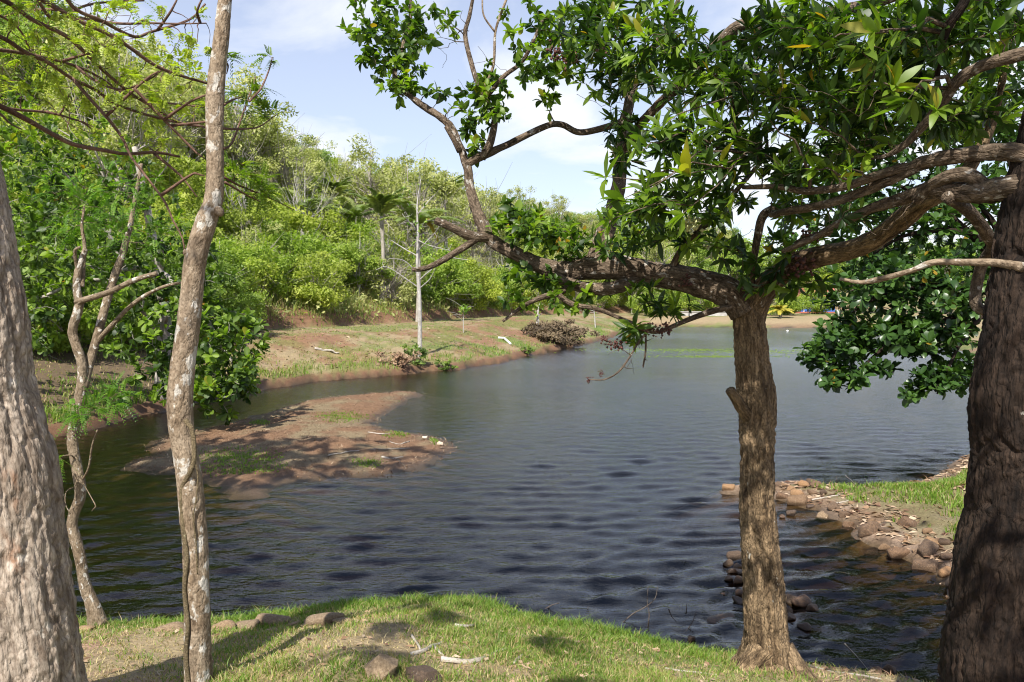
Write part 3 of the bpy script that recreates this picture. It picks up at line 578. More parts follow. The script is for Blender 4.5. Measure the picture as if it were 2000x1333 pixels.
T1.limb([(1275, 640, 4.35, 2.5), (1250, 665, 4.33, 2.4), (1232, 695, 4.32, 2.0), (1208, 727, 4.3, 1.8), (1180, 742, 4.3, 1.5), (1150, 742, 4.3, 1.3)], M['bark_limb'], 'limb', 6, .02)
T1.limb([(1262, 650, 4.34, 2), (1261, 690, 4.33, 2), (1256, 718, 4.33, 1.8)], M['bark_limb'], 'limb', 6, .02)
T1.limb([(1120, 556, 4.62, 7), (1098, 567, 4.6, 7), (1052, 583, 4.55, 5.5), (1020, 600, 4.5, 4), (982, 629, 4.45, 3)], M['bark_limb'], 'limb', 10, .02, .15, .3)
T1.limb([(1085, 570, 4.6, 6), (1119, 594, 4.55, 5.5), (1168, 604, 4.5, 4.5), (1210, 622, 4.45, 3.5), (1240, 633, 4.42, 3)], M['bark_limb'], 'limb', 10, .02, .15, .3)
T1.limb([(1483, 600, 4.5, 10), (1520, 545, 4.35, 9), (1535, 500, 4.2, 8), (1560, 470, 4.1, 6), (1620, 455, 4.0, 5)], M['bark_limb'], 'limb', 12, .02, .15, .3)
T1.limb([(1470, 560, 4.5, 6), (1472, 520, 4.45, 6), (1480, 460, 4.4, 8), (1492, 420, 4.35, 9), (1530, 402, 4.2, 9)], M['bark_limb'], 'limb', 12, .02, .15, .3)
T1.limb([(1310, 528, 4.58, 9), (1330, 490, 4.5, 7), (1365, 450, 4.4, 6), (1390, 430, 4.3, 6), (1440, 370, 4.1, 5), (1500, 300, 3.9, 4)], M['bark_limb'], 'limb', 10, .02, .15, .3)
leafF = Leaves('ellipse')
blobs = [(770, 95, 85, 95, 5.1, .4, 95), (720, 40, 50, 55, 5.1, .3, 30), (800, 170, 60, 40, 5.05, .3, 22), (850, 40, 60, 45, 5.1, .4, 22), (740, 110, 50, 60, 5.1, .3, 25),
         (905, 190, 50, 35, 4.95, .3, 12), (965, 165, 65, 55, 4.9, .3, 24), (925, 245, 40, 30, 4.9, .2, 14), (950, 215, 45, 35, 4.9, .2, 14), (925, 290, 25, 25, 4.9, .2, 9),
         (1030, 60, 55, 65, 4.9, .4, 30), (1045, 140, 45, 45, 4.95, .4, 20), (1100, 70, 55, 80, 5, .4, 34), (1065, 195, 50, 14, 5.05, .2, 9), (985, 215, 30, 25, 4.95, .2, 7),
         (1040, 450, 90, 45, 4.7, .35, 75), (990, 420, 40, 30, 4.8, .2, 14), (1110, 470, 60, 40, 4.65, .3, 35),
         (1050, 560, 75, 45, 4.7, .35, 40), (1110, 590, 60, 30, 4.6, .3, 16), (1180, 575, 40, 18, 4.6, .2, 6), (1010, 530, 30, 25, 4.7, .2, 8), (1000, 585, 25, 15, 4.55, .2, 5)]
tg = T1.blob_targets(blobs, .8); tp_, dr_, pa_ = T1.grow(tg, .006)
T1.rosettes(leafF, tp_, dr_, pa_, (3, 6), (.040, .085), 1.05, .2, 5, (.52, .28))
# the long leaved right part of its crown
leafL = Leaves('lance')
blobs = [(1160, 90, 80, 90, 4.6, .6, 60), (1250, 60, 110, 80, 4.4, .7, 75), (1330, 130, 110, 70, 4.2, .6, 60), (1420, 150, 110, 80, 4.0, .6, 60), (1200, 170, 60, 50, 4.6, .4, 22),
         (1310, 270, 80, 60, 3.9, .5, 36), (1400, 290, 90, 70, 3.7, .5, 44), (1300, 380, 80, 50, 3.8, .4, 34), (1240, 420, 55, 45, 4.0, .4, 20), (1400, 400, 80, 45, 3.8, .5, 32),
         (1300, 470, 90, 30, 4.3, .4, 22), (1200, 470, 50, 30, 4.5, .3, 14), (1400, 480, 70, 30, 4.3, .4, 16), (1480, 540, 60, 40, 4.35, .2, 12), (1440, 500, 50, 30, 4.4, .2, 8),
         (1260, 590, 40, 35, 4.35, .2, 12), (1310, 600, 45, 25, 4.4, .2, 10), (1240, 660, 30, 30, 4.3, .15, 5), (1540, 480, 60, 30, 4.2, .2, 12), (1560, 550, 60, 25, 4.2, .3, 12), (1220, 270, 40, 70, 4.8, .3, 26), (1160, 30, 70, 40, 4.7, .4, 24), (1560, 400, 60, 40, 3.9, .4, 18)]
tg = T1.blob_targets(blobs, .8); tp_, dr_, pa_ = T1.grow(tg, .0055)
T1.rosettes(leafL, tp_, dr_, pa_, (4, 9), (.06, .125), .8, .3, 4, (.42, .30))
T1.grow(T1.blob_targets([(1300, 200, 200, 160, 4.2, .6, 60), (1350, 400, 160, 80, 4.0, .5, 40), (900, 120, 160, 110, 5, .4, 30), (1240, 690, 60, 50, 4.3, .15, 14), (1400, 520, 120, 50, 4.3, .3, 20)]), .0045, .0012, .02)
# near bright rosettes
for (px, py, d) in ((1180, 345, 3.3), (1215, 390, 3.2), (1260, 375, 3.1), (1190, 430, 3.4), (1345, 340, 3.0), (1250, 300, 3.2), (1290, 250, 3.2), (1330, 420, 3.3), (1410, 250, 3.0)):
    t_ = at(px, py, d)[None]; a_, b_, c_ = T1.grow(t_, .006, maxlen=9); T1.rosettes(leafL, a_, b_, c_, (6, 9), (.09, .15), .6, .7, 3, (.72, .12))
leafF.build(M['leaf_center'], T1.root, T1.rng, 120)
leafL.build(M['leaf_right'], T1.root, T1.rng, 180)
T1.finish(M['bark_limb'])
# dry seed clusters hanging in the crown
def cluster(px, py, d, rad, n, matl, parent, name, seed):
    r = np.random.default_rng(seed); mb = MB(); c0 = at(px, py, d)
    for q in range(n):
        c = c0 + r.normal(size=3) * rad * np.array([.6, .6, .5]); V = np.array([(1, 0, 0), (-1, 0, 0), (0, 1, 0), (0, -1, 0), (0, 0, 1), (0, 0, -1)], float) * rad * r.uniform(.16, .34, 3)
        a = r.random() * 6.28; ro = np.array([[math.cos(a), -math.sin(a), 0], [math.sin(a), math.cos(a), 0], [0, 0, 1]]); V = V @ ro.T + c
        mb.add(V, [np.array([(0, 2, 4), (2, 1, 4), (1, 3, 4), (3, 0, 4), (2, 0, 5), (1, 2, 5), (3, 1, 5), (0, 3, 5)])])
    link(name, mb.me(name, matl, parent.location), parent, kind='stuff')
for i, (px, py, d, rd) in enumerate(((1265, 640, 4.33, .035), (1205, 672, 4.33, .035), (1290, 648, 4.35, .028), (1180, 665, 4.33, .022), (1150, 742, 4.3, .016), (1174, 730, 4.3, .014), (1110, 115, 4.55, .05), (1085, 100, 4.6, .04), (1180, 95, 4.5, .05), (1400, 150, 4.0, .04), (1565, 520, 4.2, .05), (1575, 460, 4.1, .04), (1340, 550, 4.5, .035), (1300, 640, 4.37, .03))):
    cluster(px, py, d, rd, 34, M['pod'], T1.root, 'seed_cluster', 100 + i)
cluster(1350, 437, 3.7, .045, 50, M['bloom'], T1.root, 'flower_cluster', 150)

# ---- right foreground tree
d2 = 2.75; b0 = at(1955, 1475, d2); b0[2] = ground(b0[0], b0[1])[0] - .02
T2 = Tree('tree', b0, 'massive shade-darkened brown tree at the right edge of the picture, long limbs reaching left', seed=23)
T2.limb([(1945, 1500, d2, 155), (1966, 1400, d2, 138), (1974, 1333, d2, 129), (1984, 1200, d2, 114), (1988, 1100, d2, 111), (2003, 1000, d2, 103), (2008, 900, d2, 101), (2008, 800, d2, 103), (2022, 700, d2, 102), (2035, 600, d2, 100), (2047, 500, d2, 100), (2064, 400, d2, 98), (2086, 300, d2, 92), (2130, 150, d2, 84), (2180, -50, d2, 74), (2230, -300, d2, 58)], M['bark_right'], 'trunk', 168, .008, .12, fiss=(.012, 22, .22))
T2.limb([(2060, 330, d2, 24), (1995, 300, d2, 19), (1930, 296, 2.85, 17), (1850, 303, 2.95, 16), (1785, 320, 3.05, 14), (1740, 345, 3.1, 12), (1680, 376, 3.2, 10), (1620, 398, 3.3, 9), (1550, 410, 3.5, 8), (1505, 420, 3.7, 6)], M['bark_limb'], 'limb', 24, .018, .16, .25, (.005, 40, .2))
T2.limb([(1770, 325, 3.05, 9), (1700, 346, 3.1, 9), (1640, 366, 3.2, 8), (1570, 374, 3.3, 7.5), (1520, 366, 3.4, 6), (1450, 366, 3.5, 4)], M['bark_limb'], 'limb', 14, .02, .15, .25)
T2.limb([(2065, 395, d2, 34), (1995, 374, d2, 25), (1935, 378, 2.85, 23), (1880, 375, 2.95, 20), (1820, 370, 3.05, 16), (1770, 385, 3.15, 14), (1700, 408, 3.25, 11), (1640, 440, 3.35, 9), (1590, 466, 3.45, 7), (1530, 492, 3.6, 5)], M['bark_limb'], 'limb', 26, .018, .18, .25, (.006, 40, .2))
T2.limb([(1950, 385, 2.85, 14), (1890, 345, 2.9, 14), (1830, 360, 3.0, 12), (1790, 395, 3.1, 12)], M['bark_limb'], 'limb', 16, .02, .18, .25)
T2.limb([(2085, 140, d2, 22), (2030, 102, d2, 16), (1960, 116, 2.8, 13), (1905, 136, 2.85, 12), (1868, 165, 2.9, 12), (1842, 205, 2.95, 11), (1802, 250, 3.0, 10), (1772, 280, 3.05, 8), (1735, 305, 3.1, 6), (1690, 310, 3.15, 4)], M['bark_limb'], 'limb', 18, .018, .16, .2, (.004, 40, .2))
T2.limb([(2100, -120, d2, 18), (1990, -120, 2.7, 12), (1915, -60, 2.8, 10), (1880, 10, 2.85, 9), (1850, 55, 2.9, 9), (1838, 100, 2.95, 7), (1830, 150, 3, 5)], M['bark_right'], 'limb', 14, .02, .15, .2)
T2.limb([(2000, 522, d2 - .1, 10), (1945, 514, d2, 8), (1880, 514, 2.8, 6.5), (1820, 515, 2.85, 6.5), (1782, 530, 2.9, 5.5), (1720, 547, 3.0, 6), (1680, 553, 3.05, 4), (1640, 546, 3.1, 3)], M['bark_pale'], 'limb', 14, .018, .15, .3, label='bare pale broken limb')
T2.limb([(1850, 385, 2.95, 12), (1895, 415, 3.1, 12), (1925, 455, 3.2, 12), (1938, 485, 3.3, 12), (1914, 525, 3.4, 11), (1904, 590, 3.4, 11), (1935, 610, 3.3, 9)], M['bark_limb'], 'limb', 16, .02, .16, .2)
leafG = Leaves('lance'); leafG2 = Leaves('ellipse')
blobs = [(1560, 60, 130, 75, 3.4, .6, 80), (1680, 80, 120, 85, 3.2, .6, 80), (1800, 70, 110, 85, 3.2, .7, 70), (1930, 60, 90, 80, 3.3, .7, 55), (1500, 170, 100, 70, 3.6, .5, 50), (1620, 200, 110, 70, 3.4, .5, 60), (1740, 190, 100, 70, 3.3, .5, 50),
         (1500, 290, 90, 60, 3.6, .4, 34), (1600, 310, 90, 55, 3.4, .4, 34), (1700, 260, 70, 50, 3.3, .4, 24), (1930, 200, 80, 70, 3.6, .5, 40), (1860, 250, 70, 40, 3.6, .5, 24), (1530, 350, 60, 30, 3.5, .3, 14), (1640, 420, 60, 25, 3.5, .3, 10)]
tg = T2.blob_targets(blobs, .85); tp_, dr_, pa_ = T2.grow(tg, .0055); T2.rosettes(leafG, tp_, dr_, pa_, (4, 9), (.055, .112), .8, .3, 4, (.40, .30))
for (px, py, d) in ((1745, 170, 2.7), (1770, 200, 2.6), (1710, 60, 2.6), (1600, 90, 2.8), (1500, 230, 3.0), (1590, 330, 3.0), (1830, 215, 2.8), (1560, 240, 3.0), (1660, 330, 2.8)):
    t_ = at(px, py, d)[None]; a_, b_, c_ = T2.grow(t_, .006); T2.rosettes(leafG, a_, b_, c_, (6, 9), (.08, .13), .6, .6, 3, (.72, .12))
T2.grow(T2.blob_targets([(1650, 200, 260, 160, 3.2, .5, 110), (1700, 420, 180, 60, 3.2, .3, 24)]), .0045, .0012, .02)
# crown above and behind the viewer, whose shade dapples the trunks
n_ = 900; r = T2.rng; tg = np.stack([r.uniform(.2, 5.0, n_), r.uniform(-1.2, 4.2, n_), r.uniform(3.8, 5.8, n_)], -1)
tg = tg[(fbm(tg * .9, 77, 2) > .02)]
pxx, pyy, ddd = project(tg); tg = tg[(ddd < .2) | (pyy < -40)]
tp_, dr_, pa_ = T2.grow(tg, .008); T2.rosettes(leafG, tp_, dr_, pa_, (4, 6), (.12, .18), .9, .2, 2, (.4, .2))
leafG.build(M['leaf_right'], T2.root, T2.rng, 300)
T2.finish(M['bark_limb'])

# ---- left foreground trunk and its feathery branches
d3 = 2.75; b0 = at(60, 1480, d3); b0[2] = ground(b0[0], b0[1])[0] - .02
T3 = Tree('tree', b0, 'thick flaky barked trunk at the left edge with reddish feathery branches overhead', seed=31)
T3.limb([(62, 1520, d3, 140), (50, 1420, d3, 120), (40, 1333, d3, 109), (22, 1200, d3, 107), (4, 1080, d3, 106), (-12, 950, d3, 108), (-28, 860, d3, 107), (-45, 740, d3, 104), (-58, 620, d3, 102), (-76, 500, d3, 100), (-92, 400, d3, 100), (-104, 320, d3, 98), (-130, 150, d3, 85), (-160, -80, d3, 75), (-180, -350, d3, 60)], M['bark_left'], 'trunk', 168, .008, .12, fiss=(.009, 24, .2))
BR = [[(-150, -60), (-60, -60), (20, -30), (80, 0), (140, 35), (210, 66), (255, 95), (308, 130), (360, 150), (403, 163)],
      [(-150, -40), (-70, -30), (-20, -12), (21, 7), (63, 37), (130, 70), (165, 101), (196, 133), (224, 158), (259, 186), (301, 210), (350, 238), (403, 248)],
      [(-140, 60), (-80, 50), (0, 72), (46, 100), (95, 123), (140, 154), (182, 175), (217, 200), (259, 217), (308, 231), (357, 242), (390, 246)],
      [(-135, 110), (-60, 100), (0, 98), (70, 109), (116, 119), (168, 137), (210, 161), (252, 186), (315, 200), (399, 210)],
      [(-120, 220), (-60, 190), (0, 208), (49, 231), (95, 257), (140, 280), (196, 291), (245, 299), (301, 296), (350, 305)],
      [(-155, -120), (-60, -110), (20, -70), (60, -20), (98, 36), (133, 27), (168, 11), (217, 4), (280, 2)],
      [(-130, 190), (-50, 200), (18, 214), (88, 221), (133, 231), (165, 242), (186, 259)],
      [(-40, 205), (0, 222), (21, 242), (42, 252)],
      [(-150, -10), (-60, 5), (0, 30), (40, 60), (58, 100), (60, 98)],
      [(-160, -150), (0, -130), (90, -80), (140, 10), (200, 40), (260, 70), (300, 62), (370, 40), (400, 10)]]
RR = [6.5, 5.5, 5, 4, 6.5, 4.5, 3.5, 3, 3, 5]
for i, (pl, r0) in enumerate(zip(BR, RR)):
    n_ = len(pl); dd = np.linspace(2.9, 3.9 + .25 * (i % 4), n_)
    T3.limb([(x, y, d_, max(1.3, r0 * (1 - .62 * k_ / (n_ - 1)))) for k_, ((x, y), d_) in enumerate(zip(pl, dd))], M['bark_red'], 'limb', 10, .025, .14, .5)
sub = [[(182, 175), (207, 228), (238, 270), (256, 308), (291, 354), (322, 396), (336, 427), (357, 467), (362, 505)], [(190, 52), (224, 46), (290, 46), (350, 47), (403, 46)], [(140, 154), (190, 160), (240, 176), (300, 150), (320, 130)],
       [(250, 190), (280, 160), (310, 140)], [(330, 238), (360, 275), (385, 300), (400, 310)], [(300, 300), (340, 330), (360, 350), (385, 385)], [(355, 350), (380, 340), (400, 345)], [(95, 257), (115, 225), (135, 185)], [(330, 45), (335, 20), (350, -10)],
       [(370, 50), (385, 20), (405, -20)], [(165, 101), (200, 95), (240, 80)], [(90, 30), (55, 20), (0, 35)], [(360, 200), (380, 195), (425, 180)], [(350, 235), (390, 240), (415, 235), (430, 225)]]
for i, pl in enumerate(sub):
    n_ = len(pl); P_ = at([q[0] for q in pl], [q[1] for q in pl], np.full(n_, 3.55 + .12 * (i % 3))); k = np.concatenate(T3.sk); j = ((k - P_[0]) ** 2).sum(1).argmin(); P_[0] = k[j]
    T3.limb3(P_, np.linspace(.0075, .003, n_), M['bark_red'], 'limb', 8, .03, .12, .5)
# feathery leaves
def fronds(mb, P, D, rng, L=(.10, .18), pairs=7, leaf=.022, tint=(.4, .2), droop=.3):
    for p_, d in zip(P, D):
        l_ = rng.uniform(*L); d = d + rng.normal(size=3) * .5; d[2] -= droop * rng.random(); d /= np.linalg.norm(d)
        s_ = np.cross(d, [0, 0, 1]) + rng.normal(size=3) * .2; s_ /= np.linalg.norm(s_) + 1e-9; u = np.cross(s_, d); t0 = rng.normal(*tint)
        k = np.arange(1, pairs + 1) / pairs; lf = leaf * (1.15 - .5 * k)
        c = p_ + d * (k * l_)[:, None] - np.array([0, 0, 1]) * (k ** 2 * l_ * .25)[:, None]
        for sg in (-1, 1):
            a = s_ * sg + d * .5; a = a / np.linalg.norm(a); w = d * .30
            V = np.stack([c, c + (a * .5 + w) * lf[:, None], c + a * lf[:, None] - u * (lf * .2)[:, None], c + (a * .5 - w) * lf[:, None]], 1)
            mb.add(V.reshape(-1, 3), [np.arange(pairs * 4).reshape(-1, 4)], tint=np.clip(t0 + rng.normal(size=pairs) * .08, 0, 1).repeat(4))
blobs = [(120, 60, 140, 70, 3.6, .5, 90), (280, 110, 120, 90, 3.7, .4, 80), (180, 180, 140, 60, 3.7, .4, 60), (330, 200, 70, 60, 3.8, .3, 34), (60, 130, 80, 60, 3.5, .4, 40), (380, 60, 40, 50, 3.8, .3, 12), (240, 20, 100, 30, 3.6, .4, 28), (480, 190, 45, 60, 3.9, .2, 0), (60, 20, 70, 40, 3.4, .4, 30), (200, 270, 120, 40, 3.8, .3, 16)]
tg = T3.blob_targets(blobs, .72); tp_, dr_, pa_ = T3.grow(tg, .0045, .0012, .03); mb = MB()
fronds(mb, tp_, dr_, T3.rng, (.05, .11), 6, .016, (.55, .25)); sel = T3.rng.random(len(tp_)) < .45
fronds(mb, np.repeat(tp_[sel], 5, 0), np.repeat(dr_[sel], 5, 0), T3.rng, (.03, .065), 5, .022, (.9, .1), .8)
link('foliage', mb.me('foliage', M['leaf_feather'], T3.base), T3.root, kind='stuff')
n_ = 340; tg = np.array([-6.7, 7.2, 7.0]) + T3.rng.normal(size=(n_, 3)) * np.array([1.6, .8, .5]); pxx, pyy, _ = project(tg); tg = tg[pyy < -60]
T3.limb3(np.array([at(-160, -80, d3), at(-200, -500, d3), [-2.6, 4.2, 5.6], [-4.0, 6.0, 6.6], [-6.4, 7.2, 7.0]]), np.array([.07, .07, .06, .045, .02]), M['bark_left'], 'limb', 12, .08, .12, .4)
tg = np.vstack([tg, np.array([-1.35, 1.0, 5.0]) + T3.rng.normal(size=(7, 3)) * np.array([.30, .35, .2])]); tp_, dr_, pa_ = T3.grow(tg, .009, .003, .03); mb = MB(); fronds(mb, np.repeat(tp_, 7, 0), np.repeat(dr_, 7, 0), T3.rng, (.2, .4), 9, .085, (.55, .25)); link('foliage', mb.me('foliage', M['leaf_feather'], T3.base), T3.root, kind='stuff')
T3.finish(M['bark_red'])

# ---- slender pale tree
d4 = 3.35; b0 = at(386, 1350, d4); b0[2] = ground(b0[0], b0[1])[0]
T4 = Tree('tree', b0, 'slender bent tree with pale lichen blotched bark in the left foreground', seed=41)
T4.limb([(388, 1400, d4, 36), (386, 1340, d4, 27), (384, 1250, d4, 25.5), (384, 1150, d4, 25), (380, 1060, d4, 24.5), (376, 1000, d4, 25), (371, 940, d4, 24), (362, 880, d4, 23.5), (354, 830, d4, 24), (352, 780, d4, 24.5), (356, 720, d4, 23.5), (366, 650, d4, 22), (374, 580, d4, 21), (380, 520, d4, 21), (388, 480, d4, 21), (403, 430, d4, 21), (417, 390, d4, 18), (420, 340, d4, 17), (419, 270, d4, 16.5), (420, 200, d4, 17.5), (424, 140, d4, 16.5), (432, 70, d4, 14.5), (439, 0, d4, 13), (452, -150, d4, 11)], M['bark_pale'], 'trunk', 64, .012, .06, .0, (.0022, 40, .35))
T4.limb([(422, 408, d4, 10), (429, 416, d4 - .02, 9), (432, 421, d4 - .03, 5)], M['bark_pale'], 'knot', 18, .008, .25)
T4.limb([(374, 500, d4, 9), (366, 495, d4 - .02, 8), (363, 492, d4 - .03, 5)], M['bark_pale'], 'knot', 18, .008, .25)
for pl in ([(437, 345), (466, 361), (490, 371), (532, 389), (574, 410)], [(440, 355), (480, 380), (510, 395)], [(436, 290), (452, 280), (473, 228), (490, 180), (500, 150)], [(488, 200), (510, 175), (525, 140), (532, 112)], [(432, 250), (470, 252), (505, 248), (540, 225)], [(437, 205), (455, 195), (478, 188)], [(425, 420), (405, 430), (390, 450), (365, 490)], [(437, 120), (446, 130), (443, 145)]):
    n_ = len(pl); T4.limb([(x, y, d4 + .12 * k_, max(.9, 2.6 - 1.7 * k_ / (n_ - 1))) for k_, (x, y) in enumerate(pl)], M['bark_red'], 'limb', 7, .03, .12, .6)
blobs = [(490, 360, 40, 28, 3.6, .15, 26), (460, 330, 30, 30, 3.5, .15, 14), (515, 385, 30, 15, 3.7, .1, 10), (520, 215, 20, 18, 3.7, .1, 7), (470, 215, 35, 50, 3.6, .1, 7), (520, 120, 16, 16, 3.7, .1, 5), (446, 110, 8, 8, 3.4, .05, 4), (505, 180, 25, 20, 3.7, .1, 4)]
tg = T4.blob_targets(blobs); tp_, dr_, pa_ = T4.grow(tg, .003, .001); mb = MB(); fronds(mb, np.repeat(tp_, 4, 0), np.repeat(dr_, 4, 0), T4.rng, (.05, .10), 7, .018, (.25, .25))
link('foliage', mb.me('foliage', M['leaf_feather'], T4.base), T4.root, kind='stuff'); T4.finish(M['bark_red'])
vb = at(378, 1345, d4 - .09); vb[2] = ground(vb[0], vb[1])[0]
VN = Tree('climbing_vine', vb, 'thin woody vine twisting up the slender pale trunk', 'vine', 43)
for pl, r0 in (([(372, 1350), (364, 1280), (367, 1220), (361, 1150), (365, 1090), (358, 1040), (353, 985), (354, 955), (366, 930), (376, 905), (376, 870), (372, 840), (366, 832), (360, 822)], 4.5), ([(386, 1120), (383, 1060), (378, 1010), (383, 975), (386, 930), (377, 890)], 1.6)):
    VN.limb([(x, y, d4 - .035 - .02 * abs(math.cos((x - 372) / 14)), r0) for x, y in pl], M['vine'], 'stem', 10, .01, .3, .3)

# ---- thin crooked tree
b0 = at(190, 1206, 4.95); b0[2] = ground(b0[0], b0[1])[0]; d5 = 4.95
T5 = Tree('tree', b0, 'thin crooked forked tree rising from the bank beside the left water', seed=51)
T5.limb([(190, 1220, d5, 20), (186, 1202, d5, 16), (177, 1175, d5, 12.5), (165, 1140, d5, 11), (156, 1085, d5, 10.5), (147, 1050, d5, 10.5), (141, 1025, d5, 10), (146, 1000, d5, 10.5), (155, 975, d5, 10.5), (156, 950, d5, 10), (148, 905, d5, 10), (141, 860, d5, 10), (147, 820, d5, 11), (156, 780, d5, 12), (160, 740, d5, 9.5), (158, 705, d5, 9), (146, 668, d5, 9), (142, 645, d5, 9), (152, 610, d5, 9), (155, 590, d5, 9), (150, 565, d5, 7.5), (153, 530, d5, 7), (161, 505, d5, 6), (167, 487, d5, 5)], M['bark_thin'], 'trunk', 28, .012, .12, .2, (.002, 50, .4))
T5.limb([(157, 775, d5, 9), (165, 755, d5, 9), (178, 710, d5 + .05, 8.5), (189, 667, d5 + .1, 8), (206, 601, d5 + .15, 8), (224, 538, d5 + .2, 7.5), (241, 489, d5 + .25, 6.5), (255, 440, d5 + .3, 5), (262, 390, d5 + .35, 4), (275, 320, d5 + .4, 3)], M['bark_thin'], 'limb', 16, .02, .12, .2)
T5.limb([(152, 594, d5, 7), (180, 583, d5 - .05, 6), (212, 570, d5 - .1, 5.5), (262, 546, d5 - .15, 5), (304, 533, d5 - .2, 4.5)], M['bark_thin'], 'limb', 12, .02, .12, .2)
T5.limb([(189, 667, d5 + .1, 5), (224, 629, d5 + .05, 4.5), (266, 590, d5, 4), (315, 562, d5 - .05, 3.2), (357, 552, d5 - .1, 2.5)], M['bark_thin'], 'limb', 10, .02, .12, .2)
T5.limb([(160, 560, d5, 4), (162, 520, d5 + .05, 4), (165, 480, d5 + .1, 3.5), (160, 440, d5 + .1, 3), (165, 400, d5 + .15, 2)], M['bark_thin'], 'limb', 8, .02, .12, .3)
T5.limb([(152, 530, d5, 4), (147, 505, d5 - .03, 3.5), (147, 488, d5 - .05, 3), (157, 483, d5 - .06, 2.5)], M['bark_thin'], 'limb', 8, .02)
T5.limb([(160, 940, d5, 2), (173, 915, d5 - .05, 2), (180, 870, d5 - .1, 1.7), (190, 840, d5 - .12, 1.4)], M['bark_thin'], 'limb', 6, .02)
T5.limb([(150, 950, d5, 1), (130, 960, d5 - .06, 1), (128, 985, d5 - .1, 1), (138, 1005, d5 - .1, 1)], M['bark_thin'], 'limb', 5, .02)
T5.limb([(160, 940, d5, 1), (180, 975, d5 - .08, 1), (187, 990, d5 - .1, 1), (180, 998, d5 - .1, 1)], M['bark_thin'], 'limb', 5, .02)
T5.limb([(148, 905, d5, 1.8), (140, 890, d5 - .05, 1.6), (115, 892, d5 - .1, 1.3)], M['bark_thin'], 'limb', 5, .02)
blobs = [(160, 805, 45, 18, 4.8, .25, 30), (210, 785, 40, 22, 4.8, .25, 24), (235, 765, 25, 20, 4.8, .2, 10), (105, 899, 22, 6, 4.8, .1, 10), (215, 410, 90, 40, 5.2, .35, 40), (160, 440, 70, 30, 5.1, .3, 24), (260, 450, 60, 40, 5.2, .3, 20), (240, 350, 80, 40, 5.2, .3, 24), (130, 370, 70, 40, 5.1, .3, 20)]
tg = T5.blob_targets(blobs, .8); tp_, dr_, pa_ = T5.grow(tg, .004, .001, .06); mb = MB(); fronds(mb, np.repeat(tp_, 3, 0), np.repeat(dr_, 3, 0), T5.rng, (.07, .15), 9, .02, (.3, .22), .5)
link('foliage', mb.me('foliage', M['leaf_fresh'], T5.base), T5.root, kind='stuff'); T5.finish(M['bark_thin'])

# ---- broad leaved tree on the left bank
bx, by = -8.6, 19.5; b0 = np.array([bx, by, ground(bx, by)[0]])
T6 = Tree('tree', b0, 'spreading large leaved tree on the left bank behind the crooked trunk', seed=61)
def wood(tr, pts, r, matl, seg=10, name='limb', step=.12): return tr.limb3(np.array(pts, float), np.array(r, float), matl, name, seg, step, .12, .4)
wood(T6, [b0 - (0, 0, .2), b0 + (.1, -.1, 1.2), b0 + (.2, -.3, 2.4), b0 + (.0, -.4, 4), b0 + (-.4, -.3, 6)], [.2, .15, .13, .1, .06], M['bark_grey'], 14, 'trunk')
for dst in ((340, 690, 17), (480, 760, 15.6), (200, 560, 16), (60, 480, 16.5), (420, 620, 17), (320, 480, 18), (120, 330, 18), (20, 620, 16)):
    e = at(*dst); h_ = b0 + np.array([.15, -.25, RNG.uniform(1.2, 3.2)]); wood(T6, [h_, h_ * .6 + e * .4 + (0, 0, .35), h_ * .25 + e * .75 + (0, 0, .3), e], [.07, .055, .035, .015], M['bark_grey'], 8)
leafE = Leaves('obovate')
blobs = [(60, 470, 110, 150, 16.5, 1.5, 130), (200, 540, 120, 120, 16.5, 1.5, 130), (330, 640, 100, 100, 16.5, 1.3, 130), (430, 680, 85, 80, 16.2, 1.2, 120), (455, 745, 70, 45, 15.8, .8, 70), (500, 720, 28, 50, 15.6, .6, 32), (330, 740, 80, 45, 16.2, 1., 50), (465, 795, 12, 14, 15.6, .2, 5), (300, 500, 90, 110, 17, 1.3, 90), (130, 330, 120, 110, 17.5, 1.5, 100), (40, 270, 80, 90, 17.5, 1.5, 50), (50, 640, 70, 60, 16, 1.3, 50), (380, 560, 60, 60, 17, 1.2, 40), (250, 400, 100, 70, 17.5, 1.3, 60)]
tg = T6.blob_targets(blobs, 1.0); tg = tg + fbm(tg * 1.1, 71, 2)[:, None] * np.array([.5, .3, .35]); tp_, dr_, pa_ = T6.grow(tg, .012, .004, .04); T6.rosettes(leafE, tp_, dr_, pa_, (6, 10), (.13, .23), .95, .5, 3, (.52, .28))
leafE.build(M['leaf_almond'], T6.root, T6.rng, 300); T6.finish(M['bark_grey'])

# ---- dark tree overhanging the right water
bx, by = 10.6, 16.2; b0 = np.array([bx, by, ground(bx, by)[0]])
T7 = Tree('tree', b0, 'broad dark leaved tree hanging low over the water behind the right trunk', seed=71)
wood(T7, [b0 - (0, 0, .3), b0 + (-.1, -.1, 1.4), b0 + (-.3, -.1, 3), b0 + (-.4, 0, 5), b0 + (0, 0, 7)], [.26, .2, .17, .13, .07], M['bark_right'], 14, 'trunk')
for dst in ((1700, 500, 16), (1620, 640, 15.5), (1660, 740, 15), (1800, 700, 15), (1850, 600, 15), (1880, 400, 16), (1700, 360, 16.5), (1830, 770, 14.6), (1950, 300, 16)):
    e = at(*dst); h_ = b0 + np.array([-.25, -.1, RNG.uniform(1.8, 4.2)]); wood(T7, [h_, h_ * .6 + e * .4 + (0, 0, .5), h_ * .25 + e * .75 + (0, 0, .45), e], [.09, .07, .04, .015], M['bark_right'], 8)
leafH = Leaves('obovate')
